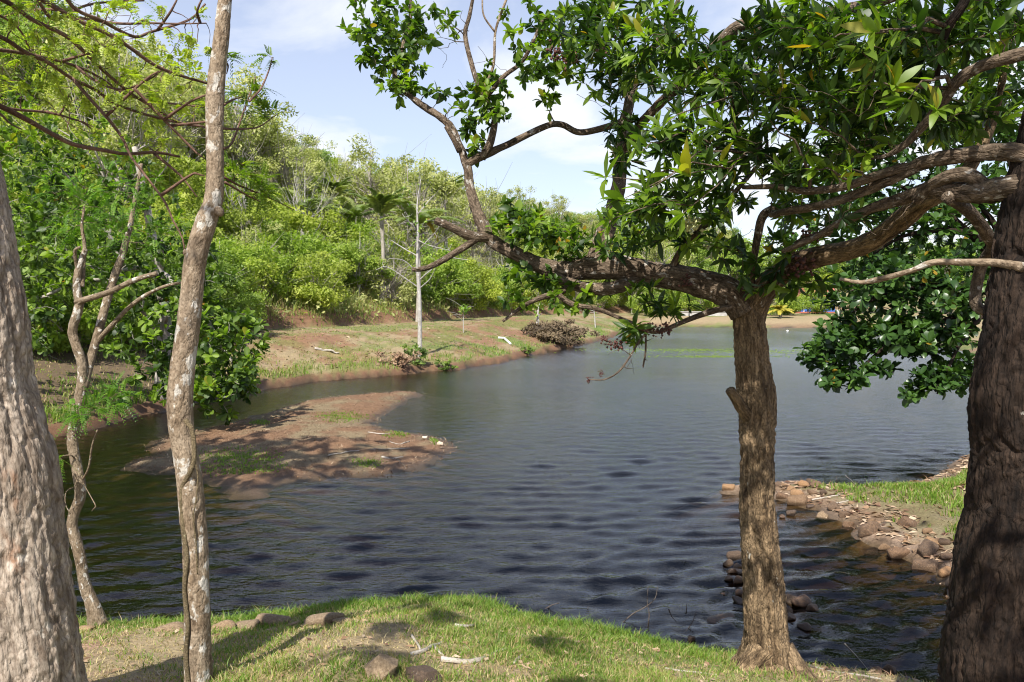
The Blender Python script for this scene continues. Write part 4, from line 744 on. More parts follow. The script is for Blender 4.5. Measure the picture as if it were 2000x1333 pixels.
blobs = [(1720, 420, 150, 100, 16.5, 1.6, 150), (1890, 420, 120, 120, 16.5, 1.6, 120), (1740, 560, 150, 80, 16, 1.5, 150), (1880, 570, 90, 80, 15.5, 1.4, 80), (1655, 650, 62, 36, 15.5, 1., 46), (1630, 690, 65, 40, 15.3, .8, 48), (1650, 740, 55, 22, 15, .6, 26), (1740, 660, 80, 40, 15.5, 1., 55), (1830, 660, 80, 45, 15.2, 1., 55), (1820, 745, 50, 24, 14.8, .6, 26), (1790, 765, 26, 14, 14.6, .3, 8), (1880, 730, 45, 35, 15, .6, 24), (1720, 720, 40, 14, 15, .4, 8), (1800, 260, 190, 100, 17.5, 1.6, 150), (1600, 330, 110, 90, 18, 1.5, 80), (1940, 200, 90, 90, 17.5, 1.5, 60), (1640, 150, 120, 90, 18.5, 1.5, 60), (1560, 460, 40, 40, 17, 1., 16), (1850, 80, 150, 90, 18.5, 1.5, 60), (2090, 330, 120, 130, 17, 1.6, 70), (2060, 120, 130, 110, 17.5, 1.6, 60)]
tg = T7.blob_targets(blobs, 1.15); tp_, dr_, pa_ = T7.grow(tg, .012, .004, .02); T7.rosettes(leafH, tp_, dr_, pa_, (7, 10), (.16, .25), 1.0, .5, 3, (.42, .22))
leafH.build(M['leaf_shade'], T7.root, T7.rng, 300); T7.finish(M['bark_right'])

# ------------------------------------------------------------------ hillside growth
def clump_cloud(rng, cents, rad, n, size, flat=.7, tint0=.45, upb=.7):
    """n small leaf faces gathered in clumps"""
    k = rng.integers(0, len(cents), n); u = rng.normal(size=(n, 3)); u /= np.linalg.norm(u, axis=1)[:, None]; u *= (rng.random(n) ** .5)[:, None]; u[:, 2] *= flat
    P = cents[k] + u * rad[k][:, None]
    nn = rng.normal(size=(n, 3)) * .8 + u * .9; nn[:, 2] += upb; nn[:, 1] -= .35; nn /= np.linalg.norm(nn, axis=1)[:, None]
    a = np.cross(nn, rng.normal(size=(n, 3))); a /= np.linalg.norm(a, axis=1)[:, None]; b_ = np.cross(nn, a)
    s_ = size * rng.uniform(.6, 1.3, n)[:, None]
    V = np.stack([P - a * s_, P + b_ * s_ * .42 - nn * s_ * .12, P + a * s_, P - b_ * s_ * .42 - nn * s_ * .12], 1).reshape(-1, 3)
    tk = rng.normal(tint0, .17, len(cents)); T = np.clip(tk[k] + rng.normal(size=n) * .13, 0, .96)
    return V, np.arange(n * 4).reshape(-1, 4), np.repeat(T, 4)
def proto(seed, h, rx, bottom, ncl, crad, nleaf, size, leafm, trunkr, barkm, bare=0, bottomed=True):
    rng = np.random.default_rng(seed); cents = []
    while len(cents) < ncl:
        u = rng.uniform(-1, 1, 3)
        if .25 < np.linalg.norm(u) < 1: cents.append((u[0] * rx, u[1] * rx, bottom + (u[2] * .5 + .5) * (h - bottom) * rng.uniform(.75, 1.05)))
    cents = np.array(cents); rad = crad * rng.uniform(.6, 1.35, ncl); V, Fc, T = clump_cloud(rng, cents, rad, nleaf, size)
    crown = mesh('crown', V, [Fc], leafm, True, {'tint': T})
    mb = MB(); lean = rng.normal(size=2) * .25
    P, R = spline([(0, 0, -.4), (lean[0] * .3, lean[1] * .3, h * .3), (lean[0], lean[1], h * .62), (lean[0] * 1.2, lean[1] * 1.2, h * .9)], [trunkr * 1.3, trunkr, trunkr * .6, trunkr * .2], .4); tube(mb, P, R, 7)
    for c in list(cents[: max(8, ncl // 2)]) + [np.array([rng.uniform(-.9, .9) * rx, rng.uniform(-.9, .9) * rx, h * rng.uniform(.4, .86)]) for _ in range(bare)]:
        z0 = rng.uniform(.2, .7) * min(h * .85, c[2] + .2); a = np.array([lean[0] * z0 / h * 1.5, lean[1] * z0 / h * 1.5, z0]); mid = (a + c) / 2 + rng.normal(size=3) * .32
        P, R = spline([a, mid, c], [trunkr * .45, trunkr * .3, trunkr * .10], .5); tube(mb, P, R, 4, caps=False)
        for q in range(2 if bare else 0):
            e = c + rng.normal(size=3) * rx * .26; P2, R2 = spline([mid, (mid + e) / 2 + rng.normal(size=3) * .1, e], [trunkr * .22, trunkr * .15, trunkr * .07], .5); tube(mb, P2, R2, 3, caps=False)
    return (mb.me('trunk', barkm), crown)
KINDS = {
 'tree_bare': [proto(271 + i, 7.5, 1.9, 3.4, 16, .5, 420, .10, M['hill_olive'], .085, M['bark_white'], 12) for i in range(3)],
 'shrub_yellow': [proto(201 + i, 3.2, 2.0, .2, 34, .62, 7500, .095, M['hill_yellow'], .045, M['bark_grey'], 3) for i in range(3)],
 'shrub_green': [proto(211 + i, 3.4, 2.0, .15, 36, .62, 7500, .10, M['hill_mid'], .05, M['bark_grey'], 4) for i in range(3)],
 'shrub_dry': [proto(221 + i, 3.6, 2.0, .3, 26, .55, 2300, .085, M['hill_olive'], .06, M['bark_grey'], 34) for i in range(3)],
 'tree_mid': [proto(231 + i, 7.0, 2.9, 2.0, 44, .85, 8500, .13, M['hill_mid'], .10, M['bark_grey'], 6) for i in range(3)],
 'tree_olive': [proto(241 + i, 8.0, 3.0, 2.6, 42, .75, 5200, .12, M['hill_olive'], .10, M['bark_grey'], 22) for i in range(3)],
 'tree_dark': [proto(251 + i, 7.0, 2.9, 1.2, 46, .9, 9500, .13, M['hill_dark'], .11, M['bark_grey'], 2) for i in range(3)],
 'tree_yellow': [proto(261 + i, 6.2, 2.8, 1.4, 44, .85, 8500, .125, M['hill_yellow'], .10, M['bark_grey'], 6) for i in range(2)],
}
WORDS = {'tree_bare': ('tree', 'pale trunked nearly bare tree', 'tree'), 'shrub_yellow': ('shrub', 'yellow-green leafy shrub', 'shrub'), 'shrub_green': ('shrub', 'mid-green bushy shrub', 'shrub'), 'shrub_dry': ('shrub', 'dry grey twiggy shrub', 'shrub'),
         'tree_mid': ('tree', 'mid-green bushy tree', 'tree'), 'tree_olive': ('tree', 'thin olive-grey tree', 'tree'), 'tree_dark': ('tree', 'dark green dense tree', 'tree'), 'tree_yellow': ('tree', 'light yellow-green tree', 'tree')}
def plant(kind, x, y, sc, label=None, group=None, var=None, zs=1.0, z=None):
    nm, w, cat = WORDS[kind]; tm, cm = KINDS[kind][RNG.integers(len(KINDS[kind])) if var is None else var]
    z = ground(x, y)[0] if z is None else z
    o_ = thing(nm, (x, y, z - .05), label or w + ' on the hillside', cat, group or {'shrub_dry': 'dry twiggy shrubs', 'tree_olive': 'thin olive-grey trees'}.get(kind, w + 's') + ' on the hillside'); o_.rotation_euler = (0, 0, RNG.random() * 6.28); o_.scale = (sc, sc, sc * zs)
    link('trunk', tm, o_); link('crown', cm, o_); return o_
rng = np.random.default_rng(17); cand = []
yy = 16 * (230 / 16) ** rng.random(26000); xx = rng.uniform(-1.0, .55, 26000) * yy
z_, r_, s_ = terrain(xx, yy, False); ok = (r_ == 3) & (s_ > 9.45) & (z_ > .5); xx, yy, s_, z_ = xx[ok], yy[ok], s_[ok], z_[ok]
pw = fbm(xyz(xx * .07, yy * .05), 91, 2); pl_x, pl_y = [], []
for x, y, s, w in zip(xx, yy, s_, pw):
    if len(pl_x) >= 440: break
    sp = (1.75 if s < 13 else 2.3 if s < 30 else 2.9) * np.interp(y, [20, 60, 120, 220], [1, 1.05, 1.5, 2.2])
    if pl_x and (np.hypot(np.array(pl_x) - x, np.array(pl_y) - y)).min() < sp: continue
    p_ = project(np.array([x, y, 4.]))
    if p_[0] < -120 or p_[0] > 1420: continue
    if s > 62 and y < 90: continue
    pl_x.append(x); pl_y.append(y); u = rng.random()
    if s < 14: k = 'shrub_green' if u < .45 + .3 * w else 'shrub_dry' if u < .72 else 'shrub_yellow'; sc = rng.uniform(.75, 1.1)
    elif s < 27: k = 'shrub_yellow' if u < .52 + .5 * w else 'shrub_dry' if u < .78 else 'shrub_green' if u < .92 else 'tree_olive'; sc = rng.uniform(.85, 1.25)
    else: k = 'tree_olive' if u < .30 else 'tree_mid' if u < .56 else 'tree_yellow' if u < .80 - .2 * w else 'shrub_dry' if u < .90 else 'tree_dark'; sc = rng.uniform(.6, 1.0) * (1.25 if k == 'shrub_dry' else 1)
    sc *= np.interp(y, [20, 100, 220], [1, 1.15, 1.5]); q_ = project(np.array([x, y, ground(x, y)[0] + 1.5 * sc]))
    row = 'at the slope foot' if s < 14 else 'low on the slope' if s < 22 else 'half way up' if s < 38 else 'high on the slope' if s < 52 else 'near the ridge'
    col = 'behind the thick trunk' if q_[0] < 100 else 'behind the crooked tree' if q_[0] < 280 else 'behind the slender trunk' if q_[0] < 440 else 'right of the slender trunk' if q_[0] < 540 else 'above the leafy branch tip' if q_[0] < 620 else 'above the eroded hollow' if q_[0] < 710 else 'left of the white sapling' if q_[0] < 790 else 'behind the white sapling' if q_[0] < 850 else 'right of the white sapling' if q_[0] < 930 else 'above the white pipe' if q_[0] < 1020 else 'under the long left limb' if q_[0] < 1150 else 'behind the leafy limb' if q_[0] < 1280 else 'far along the lake'
    siz = 'small ' if sc < (.85 if s < 27 else .8) else 'large ' if sc > (1.08 if s < 27 else 1.0) else ''
    plant(k, x, y, sc, siz + WORDS[k][1] + ' ' + row + ' ' + col)
# low scrub that fills the slope
for px, py, d, sc in ((590, 455, 48, .85), (757, 440, 50, .7), (540, 420, 58, .9), (700, 470, 46, .6), (640, 450, 52, .75), (480, 470, 44, .8), (660, 300, 80, 1.1), (985, 480, 75, .8), (930, 500, 60, .6), (715, 330, 75, 1.0), (450, 380, 60, .9), (505, 330, 72, 1.0), (830, 350, 85, 1.0), (1080, 500, 90, .8)):
    c_ = at(px, py, d); plant('tree_bare', c_[0], c_[1], sc, 'pale trunked nearly bare tree in the scrub ' + ('right of the slender trunk' if px < 560 else 'above the eroded hollow' if px < 700 else 'behind the white sapling' if px < 860 else 'under the long left limb') + (', high up' if py < 400 else ', low down' if d < 50 else ', half way up'), 'pale bare trees on the hillside')
# shaded undergrowth on the left bank
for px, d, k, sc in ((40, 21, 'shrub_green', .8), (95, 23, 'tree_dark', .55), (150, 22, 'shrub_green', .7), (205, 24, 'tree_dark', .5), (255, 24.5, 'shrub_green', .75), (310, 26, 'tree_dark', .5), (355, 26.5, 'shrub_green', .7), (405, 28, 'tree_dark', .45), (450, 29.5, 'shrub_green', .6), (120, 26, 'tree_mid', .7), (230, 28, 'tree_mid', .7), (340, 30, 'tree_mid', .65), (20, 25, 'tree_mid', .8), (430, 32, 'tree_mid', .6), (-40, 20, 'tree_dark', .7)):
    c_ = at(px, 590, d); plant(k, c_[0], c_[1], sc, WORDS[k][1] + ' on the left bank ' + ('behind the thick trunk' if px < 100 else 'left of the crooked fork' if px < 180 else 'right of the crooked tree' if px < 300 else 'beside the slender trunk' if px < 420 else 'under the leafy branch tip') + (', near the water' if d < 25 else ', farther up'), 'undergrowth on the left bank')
n = 60000; yy = 14 * (200 / 14) ** rng.random(n * 2); xx = rng.uniform(-1.0, .5, n * 2) * yy; z_, r_, s_ = terrain(xx, yy, False); ok = (r_ == 3) & (s_ > 9.3) & (s_ < 75); xx, yy, z_ = xx[ok][:n], yy[ok][:n], z_[ok][:n]
cn_ = np.stack([xx, yy, z_ + rng.random(len(xx)) ** 2 * .9], -1); V, Fc, T = clump_cloud(rng, cn_, np.full(len(cn_), .4), len(cn_), .14); 
link('hillside_scrub', mesh('hillside_scrub', V, [Fc], M['hill_olive'], True, {'tint': T}), kind='stuff')

# ---- palms
def palm_parts(seed, nf, L, stemh, droop, stiff=.9, old=.12, leafl=.5, width=1.0, up0=(.25, 1.25)):
    r = np.random.default_rng(seed); fr = []
    for q in range(nf):
        mb = MB(); a = q * 2.4 + r.normal() * .2; el = r.uniform(*up0); n_ = 16; u = np.linspace(0, 1, n_); l_ = L * r.uniform(.8, 1.1)
        hx = l_ * (u * math.cos(el) + .12 * u ** 2); hz = l_ * (u * math.sin(el) - droop * u ** 2.2)
        P = np.stack([hx * math.cos(a), hx * math.sin(a), stemh + hz], -1); tube(mb, P, np.linspace(.03, .006, n_) * width, 4, caps=False)
        tn = 1. if r.random() < old else float(np.clip(r.normal(.45, .2), 0, .9)); mb.A['tint'] = [np.full(mb.n, min(tn, .9))]
        T_, A_, B_ = frames(P); side = np.cross(T_, [0, 0, 1.]); side /= np.linalg.norm(side, axis=1)[:, None] + 1e-9
        uu = np.linspace(.12, .99, 44); pp = np.stack([np.interp(uu, u, P[:, i]) for i in range(3)], -1); ss = np.stack([np.interp(uu, u, side[:, i]) for i in range(3)], -1); tt = np.stack([np.interp(uu, u, T_[:, i]) for i in range(3)], -1)
        ll = leafl * (1 - .65 * np.abs(uu - .4) / .6) 
        for sg in (-1, 1):
            tipv = pp + (ss * sg * .8 + tt * .55 + np.array([0, 0, .05])) * ll[:, None] + np.stack([np.zeros(44), np.zeros(44), -.42 * ll * r.uniform(.5, 1.2, 44)], -1)
            mid = (pp + tipv) / 2 + np.array([0, 0, .10]) * ll[:, None]; w = tt * .035 * width
            V = np.stack([pp - w, pp + w, mid + w, mid - w, tipv], 1).reshape(-1, 3); o5 = (np.arange(44) * 5)[:, None]
            mb.add(V, [o5 + np.array([[0, 1, 2, 3]]), o5 + np.array([[3, 2, 4]])], tint=tn, bk=np.zeros((44 * 5, 3)))
        fr.append(mb)
    return fr
def palm(name, x, y, sc, label, fr, matl, stemh, stemr, barkm, z=None):
    z = ground(x, y)[0] if z is None else z; o_ = thing(name, (x, y, z), label, 'palm'); o_.scale = (sc,) * 3; o_.rotation_euler = (0, 0, RNG.random() * 6.28)
    mb = MB(); P, R = spline([(0, 0, -.3), (.03, .02, stemh * .5), (0, 0, stemh + .05)], [stemr * 1.4, stemr, stemr * .9], .15); tube(mb, P, R, 10, lambda bk, r: .12 * r[:, None] * np.sin(bk[..., 2] * 40)); link('trunk', mb.me('trunk', barkm), o_)
    for f in fr: link('frond', f if isinstance(f, bpy.types.Mesh) else f.me('frond', matl), o_)
    return o_
def hill_at(px, dist): return at(px, 590, dist)[:2]
pf = [m_.me('frond', M['hill_palm']) for m_ in palm_parts(301, 13, 4.0, 1.6, .5, leafl=.75, width=1.6, up0=(.5, 1.45), old=.0)]
pf2 = [m_.me('frond', M['hill_palm']) for m_ in palm_parts(302, 14, 3.6, 1.2, .42, leafl=.7, width=1.6, up0=(.7, 1.5), old=.0)]
def hill_palm(px, py, dist, sc, lab, f_, fh):
    c = at(px, py, dist); z = ground(c[0], c[1])[0]; st = max(1.0, (c[2] - z) / sc)
    o_ = thing('palm_tree', (c[0], c[1], z), lab, 'palm'); o_.scale = (sc,) * 3
    mb = MB(); P, R = spline([(0, 0, -.3), (.1, .05, st * .5), (0, 0, st + .05)], [.2, .15, .13], .2); tube(mb, P, R, 9, lambda bk, r: .1 * r[:, None] * np.sin(bk[..., 2] * 30)); link('trunk', mb.me('trunk', M['bark_grey']), o_)
    for f in f_: link('frond', f, o_, loc=(0, 0, st - fh))
for q in ((815, 445, 46, .8, 'large feather palm with a yellow dying frond behind the white sapling', pf, 1.6), (648, 395, 58, .85, 'feather palm with upright fronds high on the slope left of centre', pf2, 1.2), (690, 430, 54, .8, 'drooping feather palm on mid slope below the ridge', pf, 1.6), (868, 392, 60, .9, 'upright palm on the ridge left of the bare limb', pf2, 1.2), (585, 425, 50, .9, 'palm half hidden in scrub right of the slender trunk', pf, 1.6), (745, 425, 47, .8, 'short feather palm left of the large palm', pf2, 1.2)): hill_palm(*q)
fd = palm_parts(305, 1, 2.6, 0, 1.3, leafl=.6, width=1.8, up0=(.9, .95), old=1)[0].me('frond', M['hill_palm']); c_ = S.objects['palm_tree']; link('frond', fd, c_, loc=(0, 0, max(1., (at(815, 445, 46)[2] / .8 - c_.location.z)))).rotation_euler = (0, 0, .3); S.objects['frond'].name = 'frond'
x, y = at(1524, 590, 86.5)[:2]; yp = [m_.me('frond', M['palm_yellow']) for m_ in palm_parts(303, 16, 1.7, .7, .55, leafl=.5, width=2.2, up0=(.2, 1.3), old=0)]
palm('palm_tree', x, y, 1.0, 'young yellow palm on the far shore beside the blue house', yp, M['palm_yellow'], .7, .13, M['bark_grey'])

# ---- trees behind the far shore
FAR = [(1235, 98, 'tree_mid', 1.1), (1290, 104, 'tree_olive', 1.25), (1335, 110, 'tree_mid', 1.35), (1385, 100, 'tree_dark', .9), (1420, 112, 'tree_mid', 1.5), (1475, 116, 'tree_mid', 1.75), (1520, 104, 'tree_dark', 1.1), (1560, 108, 'tree_mid', 1.4), (1610, 112, 'tree_dark', 1.6), (1660, 106, 'tree_mid', 1.4), (1720, 100, 'tree_dark', 1.4), (1780, 104, 'tree_mid', 1.5), (1840, 96, 'tree_dark', 1.4), (1900, 90, 'tree_mid', 1.3), (1260, 92, 'shrub_green', .9), (1310, 94, 'shrub_green', 1.1), (1365, 95, 'shrub_green', 1.0), (1430, 94, 'shrub_green', 1.1), (1500, 93, 'shrub_green', 1.2), (1545, 93, 'shrub_green', 1.1), (1600, 98, 'shrub_green', 1.2)]
for i, (px, dist, k, sc) in enumerate(FAR):
    x, y = hill_at(px, dist); nm, w, cat = WORDS[k]; plant(k, x, y, sc, ('small ' if sc < 1.05 else 'large ' if sc > 1.45 else '') + w + ' behind the far shore, ' + ('left of the concrete wall' if px < 1340 else 'behind the concrete wall' if px < 1425 else 'behind the centre trunk' if px < 1500 else 'behind the yellow palm' if px < 1550 else 'beside the blue house' if px < 1640 else 'behind the overhanging leaves'), w + 's behind the far shore')

# ---- white barked sapling and the other young trees on the grassy bank
b0 = hit(820, 697); dW = project(b0)[2]
T8 = Tree('tree', b0, 'slim white barked young tree on the grassy bank, nearly bare', seed=81)
T8.limb3(np.vstack([b0 - (0, 0, .2), at(820, 640, dW), at(819, 580, dW), at(815, 520, dW), at(816, 460, dW), at(815, 400, dW), at(822, 350, dW)]), np.array([.10, .085, .075, .06, .045, .03, .012]), M['bark_white'], 'trunk', 12, .1, .08)
for pl in ([(817, 562), (785, 540), (755, 522), (735, 527)], [(818, 548), (840, 530), (870, 505), (915, 508)], [(816, 535), (790, 510), (760, 505)], [(816, 490), (845, 460), (860, 440)], [(815, 450), (795, 430), (790, 415)], [(816, 470), (840, 480), (880, 490)], [(815, 420), (835, 395), (850, 380)], [(818, 565), (840, 545), (850, 525)], [(815, 500), (780, 480), (765, 470)]):
    n_ = len(pl); T8.limb3(at([q[0] for q in pl], [q[1] for q in pl], dW + np.linspace(0, .6, n_) * RNG.choice([-1, 1])), np.linspace(.025, .010, n_), M['bark_white'], 'limb', 7, .1, .1, .4)
tg = T8.blob_targets([(815, 440, 45, 45, dW, .8, 40), (830, 480, 60, 40, dW, .8, 26), (800, 380, 25, 30, dW, .5, 12), (760, 515, 25, 12, dW, .4, 6), (880, 500, 35, 12, dW, .4, 8)]); tp_, dr_, pa_ = T8.grow(tg, .012, .006)
T8.grow(T8.blob_targets([(815, 470, 80, 70, dW, .9, 46), (815, 400, 30, 40, dW, .5, 14)]), .010, .004, .05); l8 = Leaves('ellipse'); T8.rosettes(l8, tp_[::2], dr_[::2], pa_[::2], (2, 5), (.10, .17), 1., .2, 1, (.6, .2)); l8.build(M['leaf_fresh'], T8.root, T8.rng, 0); T8.finish(M['bark_white'])
def sapling(px, py, toppy, z, label, w, seed, leaves=8, lean=0):
    b0 = hit(px, py); d = project(b0)[2]; tr = Tree('tree', b0, label, seed=seed)
    tr.limb3(np.vstack([b0 - (0, 0, .15), at(px + lean * .5, (py + toppy) / 2, d), at(px + lean, toppy, d)]), np.array([w, w * .8, w * .4]), M['bark_white'], 'trunk', 8, .1)
    for q in range(6):
        v = tr.rng.uniform(.35, 1); a = at(px + lean * v, py + (toppy - py) * v, d); e = a + tr.rng.normal(size=3) * np.array([.5, .4, .25]) + (0, 0, .3); tr.limb3(np.vstack([a, (a + e) / 2 + (0, 0, .06), e]), np.array([w * .35, w * .25, w * .12]), M['bark_white'], 'limb', 5, .1)
    tg = tr.blob_targets([(px + lean, toppy, 14, 14, d, .4, leaves)]); a_, b_, c_ = tr.grow(tg, .01, .005); l_ = Leaves('ellipse'); tr.rosettes(l_, a_, b_, c_, (3, 6), (.12, .22), 1., .2, 2, (.7, .15)); l_.build(M['leaf_fresh'], tr.root, tr.rng, 0); tr.finish(M['bark_white'])
sapling(905, 650, 600, 1.3, 'small leafy sapling at the path edge right of the white trunk', .03, 82, 10)
sapling(1049, 648, 605, 1.3, 'short stout pale sapling on the bank before the dark overhang', .11, 83, 14, 2)
sapling(1163, 640, 605, 1.0, 'faint forked sapling on the green mound far along the bank', .06, 84, 6, -3)

# ------------------------------------------------------------------ far shore things
hx, hy = at(1574, 590, 101)[:2]; hz = ground(hx, hy)[0] - .05
hs = thing('house', (hx, hy + 2, hz), 'low blue house with white posts on the far shore, half hidden by leaves', 'house'); hs.scale = (.85, .85, .82)
def part(nm, boxes, matl, parent=hs):
    mb = MB(); [mb.box(*b_) for b_ in boxes]; return link(nm, mb.me(nm, matl, smooth=False), parent)
part('wall', [((.3, .4, .3), (5.5, 4, 2.4))], M['blue_wall']); part('wall', [((-2.3, 1.2, .3), (.295, 4, 2.4))], M['dark_wall'])
part('base', [((-2.5, -.2, 0), (5.6, 4.2, .295))], M['red_wall'])
for q in range(4): part('post', [((-2.35 + q * .95, -.1, .3), (-2.23 + q * .95, .02, 2.35))], M['white_paint'])
part('fascia', [((-2.6, -.2, 2.42), (5.7, -.08, 2.62))], M['white_paint'])
for q in range(3): fw = part('window', [((1.2 + q * 1.4, .33, 1.1), (1.9 + q * 1.4, .395, 1.9))], M['dark_wall']); part('frame', [((1.12 + q * 1.4, .30, 1.0), (1.98 + q * 1.4, .36, 1.09)), ((1.12 + q * 1.4, .30, 1.91), (1.98 + q * 1.4, .36, 2.0))], M['white_paint'], fw)
mb = MB(); mb.add([(-2.8, -.4, 2.63), (5.9, -.4, 2.63), (5.9, 4.4, 2.63), (-2.8, 4.4, 2.63), (-2.8, 2, 4.0), (5.9, 2, 4.0)], [np.array([(0, 1, 5, 4), (2, 3, 4, 5), (3, 2, 1, 0)]), np.array([(3, 0, 4), (1, 2, 5)])]); link('roof', mb.me('roof', M['red_roof'], smooth=False), hs)
sx, sy = at(1375, 590, 92)[:2]; mb = MB(); mb.box((-2.6, -.3, -.3), (2.6, .5, .42)); mb.box((-2.7, -.36, .423), (2.7, .56, .5)); tag(link('concrete_wall', mb.me('concrete_wall', M['concrete'], smooth=False), loc=(sx, sy, ground(sx, sy)[0])), 'low grey concrete wall on the grass of the far shore', 'wall')
fx, fy = on_z(1538, 648)[:2]
def ico(sub):
    import bmesh
    bm = bmesh.new(); bmesh.ops.create_icosphere(bm, subdivisions=sub, radius=1); V = np.array([v.co[:] for v in bm.verts]); Fc = np.array([[v.index for v in f.verts] for f in bm.faces]); bm.free(); return V, Fc
ICO = {i: ico(i) for i in (1, 2, 3, 4, 5)}
V, Fc = ICO[2]; tag(link('float', mesh('float', V * .10, [Fc], M['white_paint']), loc=(fx, fy, .05)), 'tiny white round float on the water near the far shore', 'float')
# L shaped white pipe lying on the bank
pp = [hit(a, b_, .07) for a, b_ in ((973, 660), (985, 661), (997, 672))]
mb = MB(); P, R = spline([pp[0], pp[0] * .1 + pp[1] * .9, pp[1], pp[1] * .9 + pp[2] * .1, pp[2]], [.055] * 5, .08); tube(mb, P, R, 12); tag(link('pipe', mb.me('pipe', M['pipe'], pp[1]), loc=pp[1]), 'bent white plastic pipe lying on the grassy bank', 'pipe')

# ------------------------------------------------------------------ stones
def rock_mesh(seed, sub, flat=.65, ang=.0):
    V, Fc = ICO[sub]; r = np.random.default_rng(seed); V = V * r.uniform(.75, 1.25, 3) * (1 + .32 * fbm(V * 1.1 + seed * 3.1, seed, 2)[:, None] + .07 * fbm(V * 3.3 + seed, seed + 5, 3)[:, None])
    for q in range(13):                                       # worn flat sides
        d = r.normal(size=3); d /= np.linalg.norm(d); c = r.uniform(.52, .85); e = V @ d - c; V = V - np.where(e > 0, e * (.86 + ang * .5), 0)[:, None] * d
    V[:, 2] *= flat; return mesh('stone', V, [Fc], None, True)
ROCKS = [rock_mesh(400 + i, 3, .55 + .05 * (i % 6)) for i in range(12)]
def stone(px, py, wpx, matl, label, group=None, z=None, hscale=1., big=False, name='stone', sink=.35, asp=1.):
    p_ = hit(px, py) if z is None else on_z(px, py, z)
    d = project(p_)[2]; r_ = wpx * d / F / 2; 
    me = rock_mesh(900 + int(px), 5, .75, .2) if big else ROCKS[RNG.integers(12)]
    key = (me.name, matl.name); 
    if key not in STONE_CACHE: c_ = me.copy(); c_.materials.clear(); c_.materials.append(matl); STONE_CACHE[key] = c_
    o_ = link(name, STONE_CACHE[key], loc=(p_[0], p_[1] + r_ * .5, p_[2] + r_ * (.5 - sink) * hscale)); o_.scale = (r_ * 1.05, r_ * .85 * asp, r_ * hscale); o_.rotation_euler = (RNG.normal() * .15, RNG.normal() * .15, RNG.uniform(-.6, .6)); return tag(o_, label, 'stone', group)
STONE_CACHE = {}
g1 = 'border stones along the grass'
for px, py, w, lab in ((188, 1222, 56, 'flat tan stone at the foot of the thin crooked tree'), (326, 1232, 70, 'low pale stone left of the slender trunk, sunk in the grass'), (432, 1228, 56, 'rounded tan stone touching the right of the slender trunk'), (478, 1226, 62, 'long low tan border stone, second right of the slender trunk'), (533, 1220, 66, 'blocky border stone crossed by the trunk shadow'), (572, 1222, 30, 'small pale stone just right of the trunk shadow'), (594, 1223, 32, 'small tan stone left of the longest border stone'), (632, 1219, 76, 'longest border stone, flat and tan'), (668, 1216, 34, 'last border stone at the right end of the row'), (160, 1232, 46, 'low tan stone against the thick left trunk')):
    stone(px, py + 2, w * RNG.uniform(.9, 1.15), M['rock_tan'], lab, g1, hscale=RNG.uniform(.5, .8), sink=.5)
stone(742, 1330, 86, M['rock_tan'], 'angular tan boulder at the bottom edge, left of its brown neighbour', hscale=1.25, big=True, name='boulder'); stone(820, 1338, 84, M['rock_brown'], 'rounded reddish brown boulder at the bottom edge', hscale=.95, big=True, name='boulder')
g2 = 'stones of the spit'
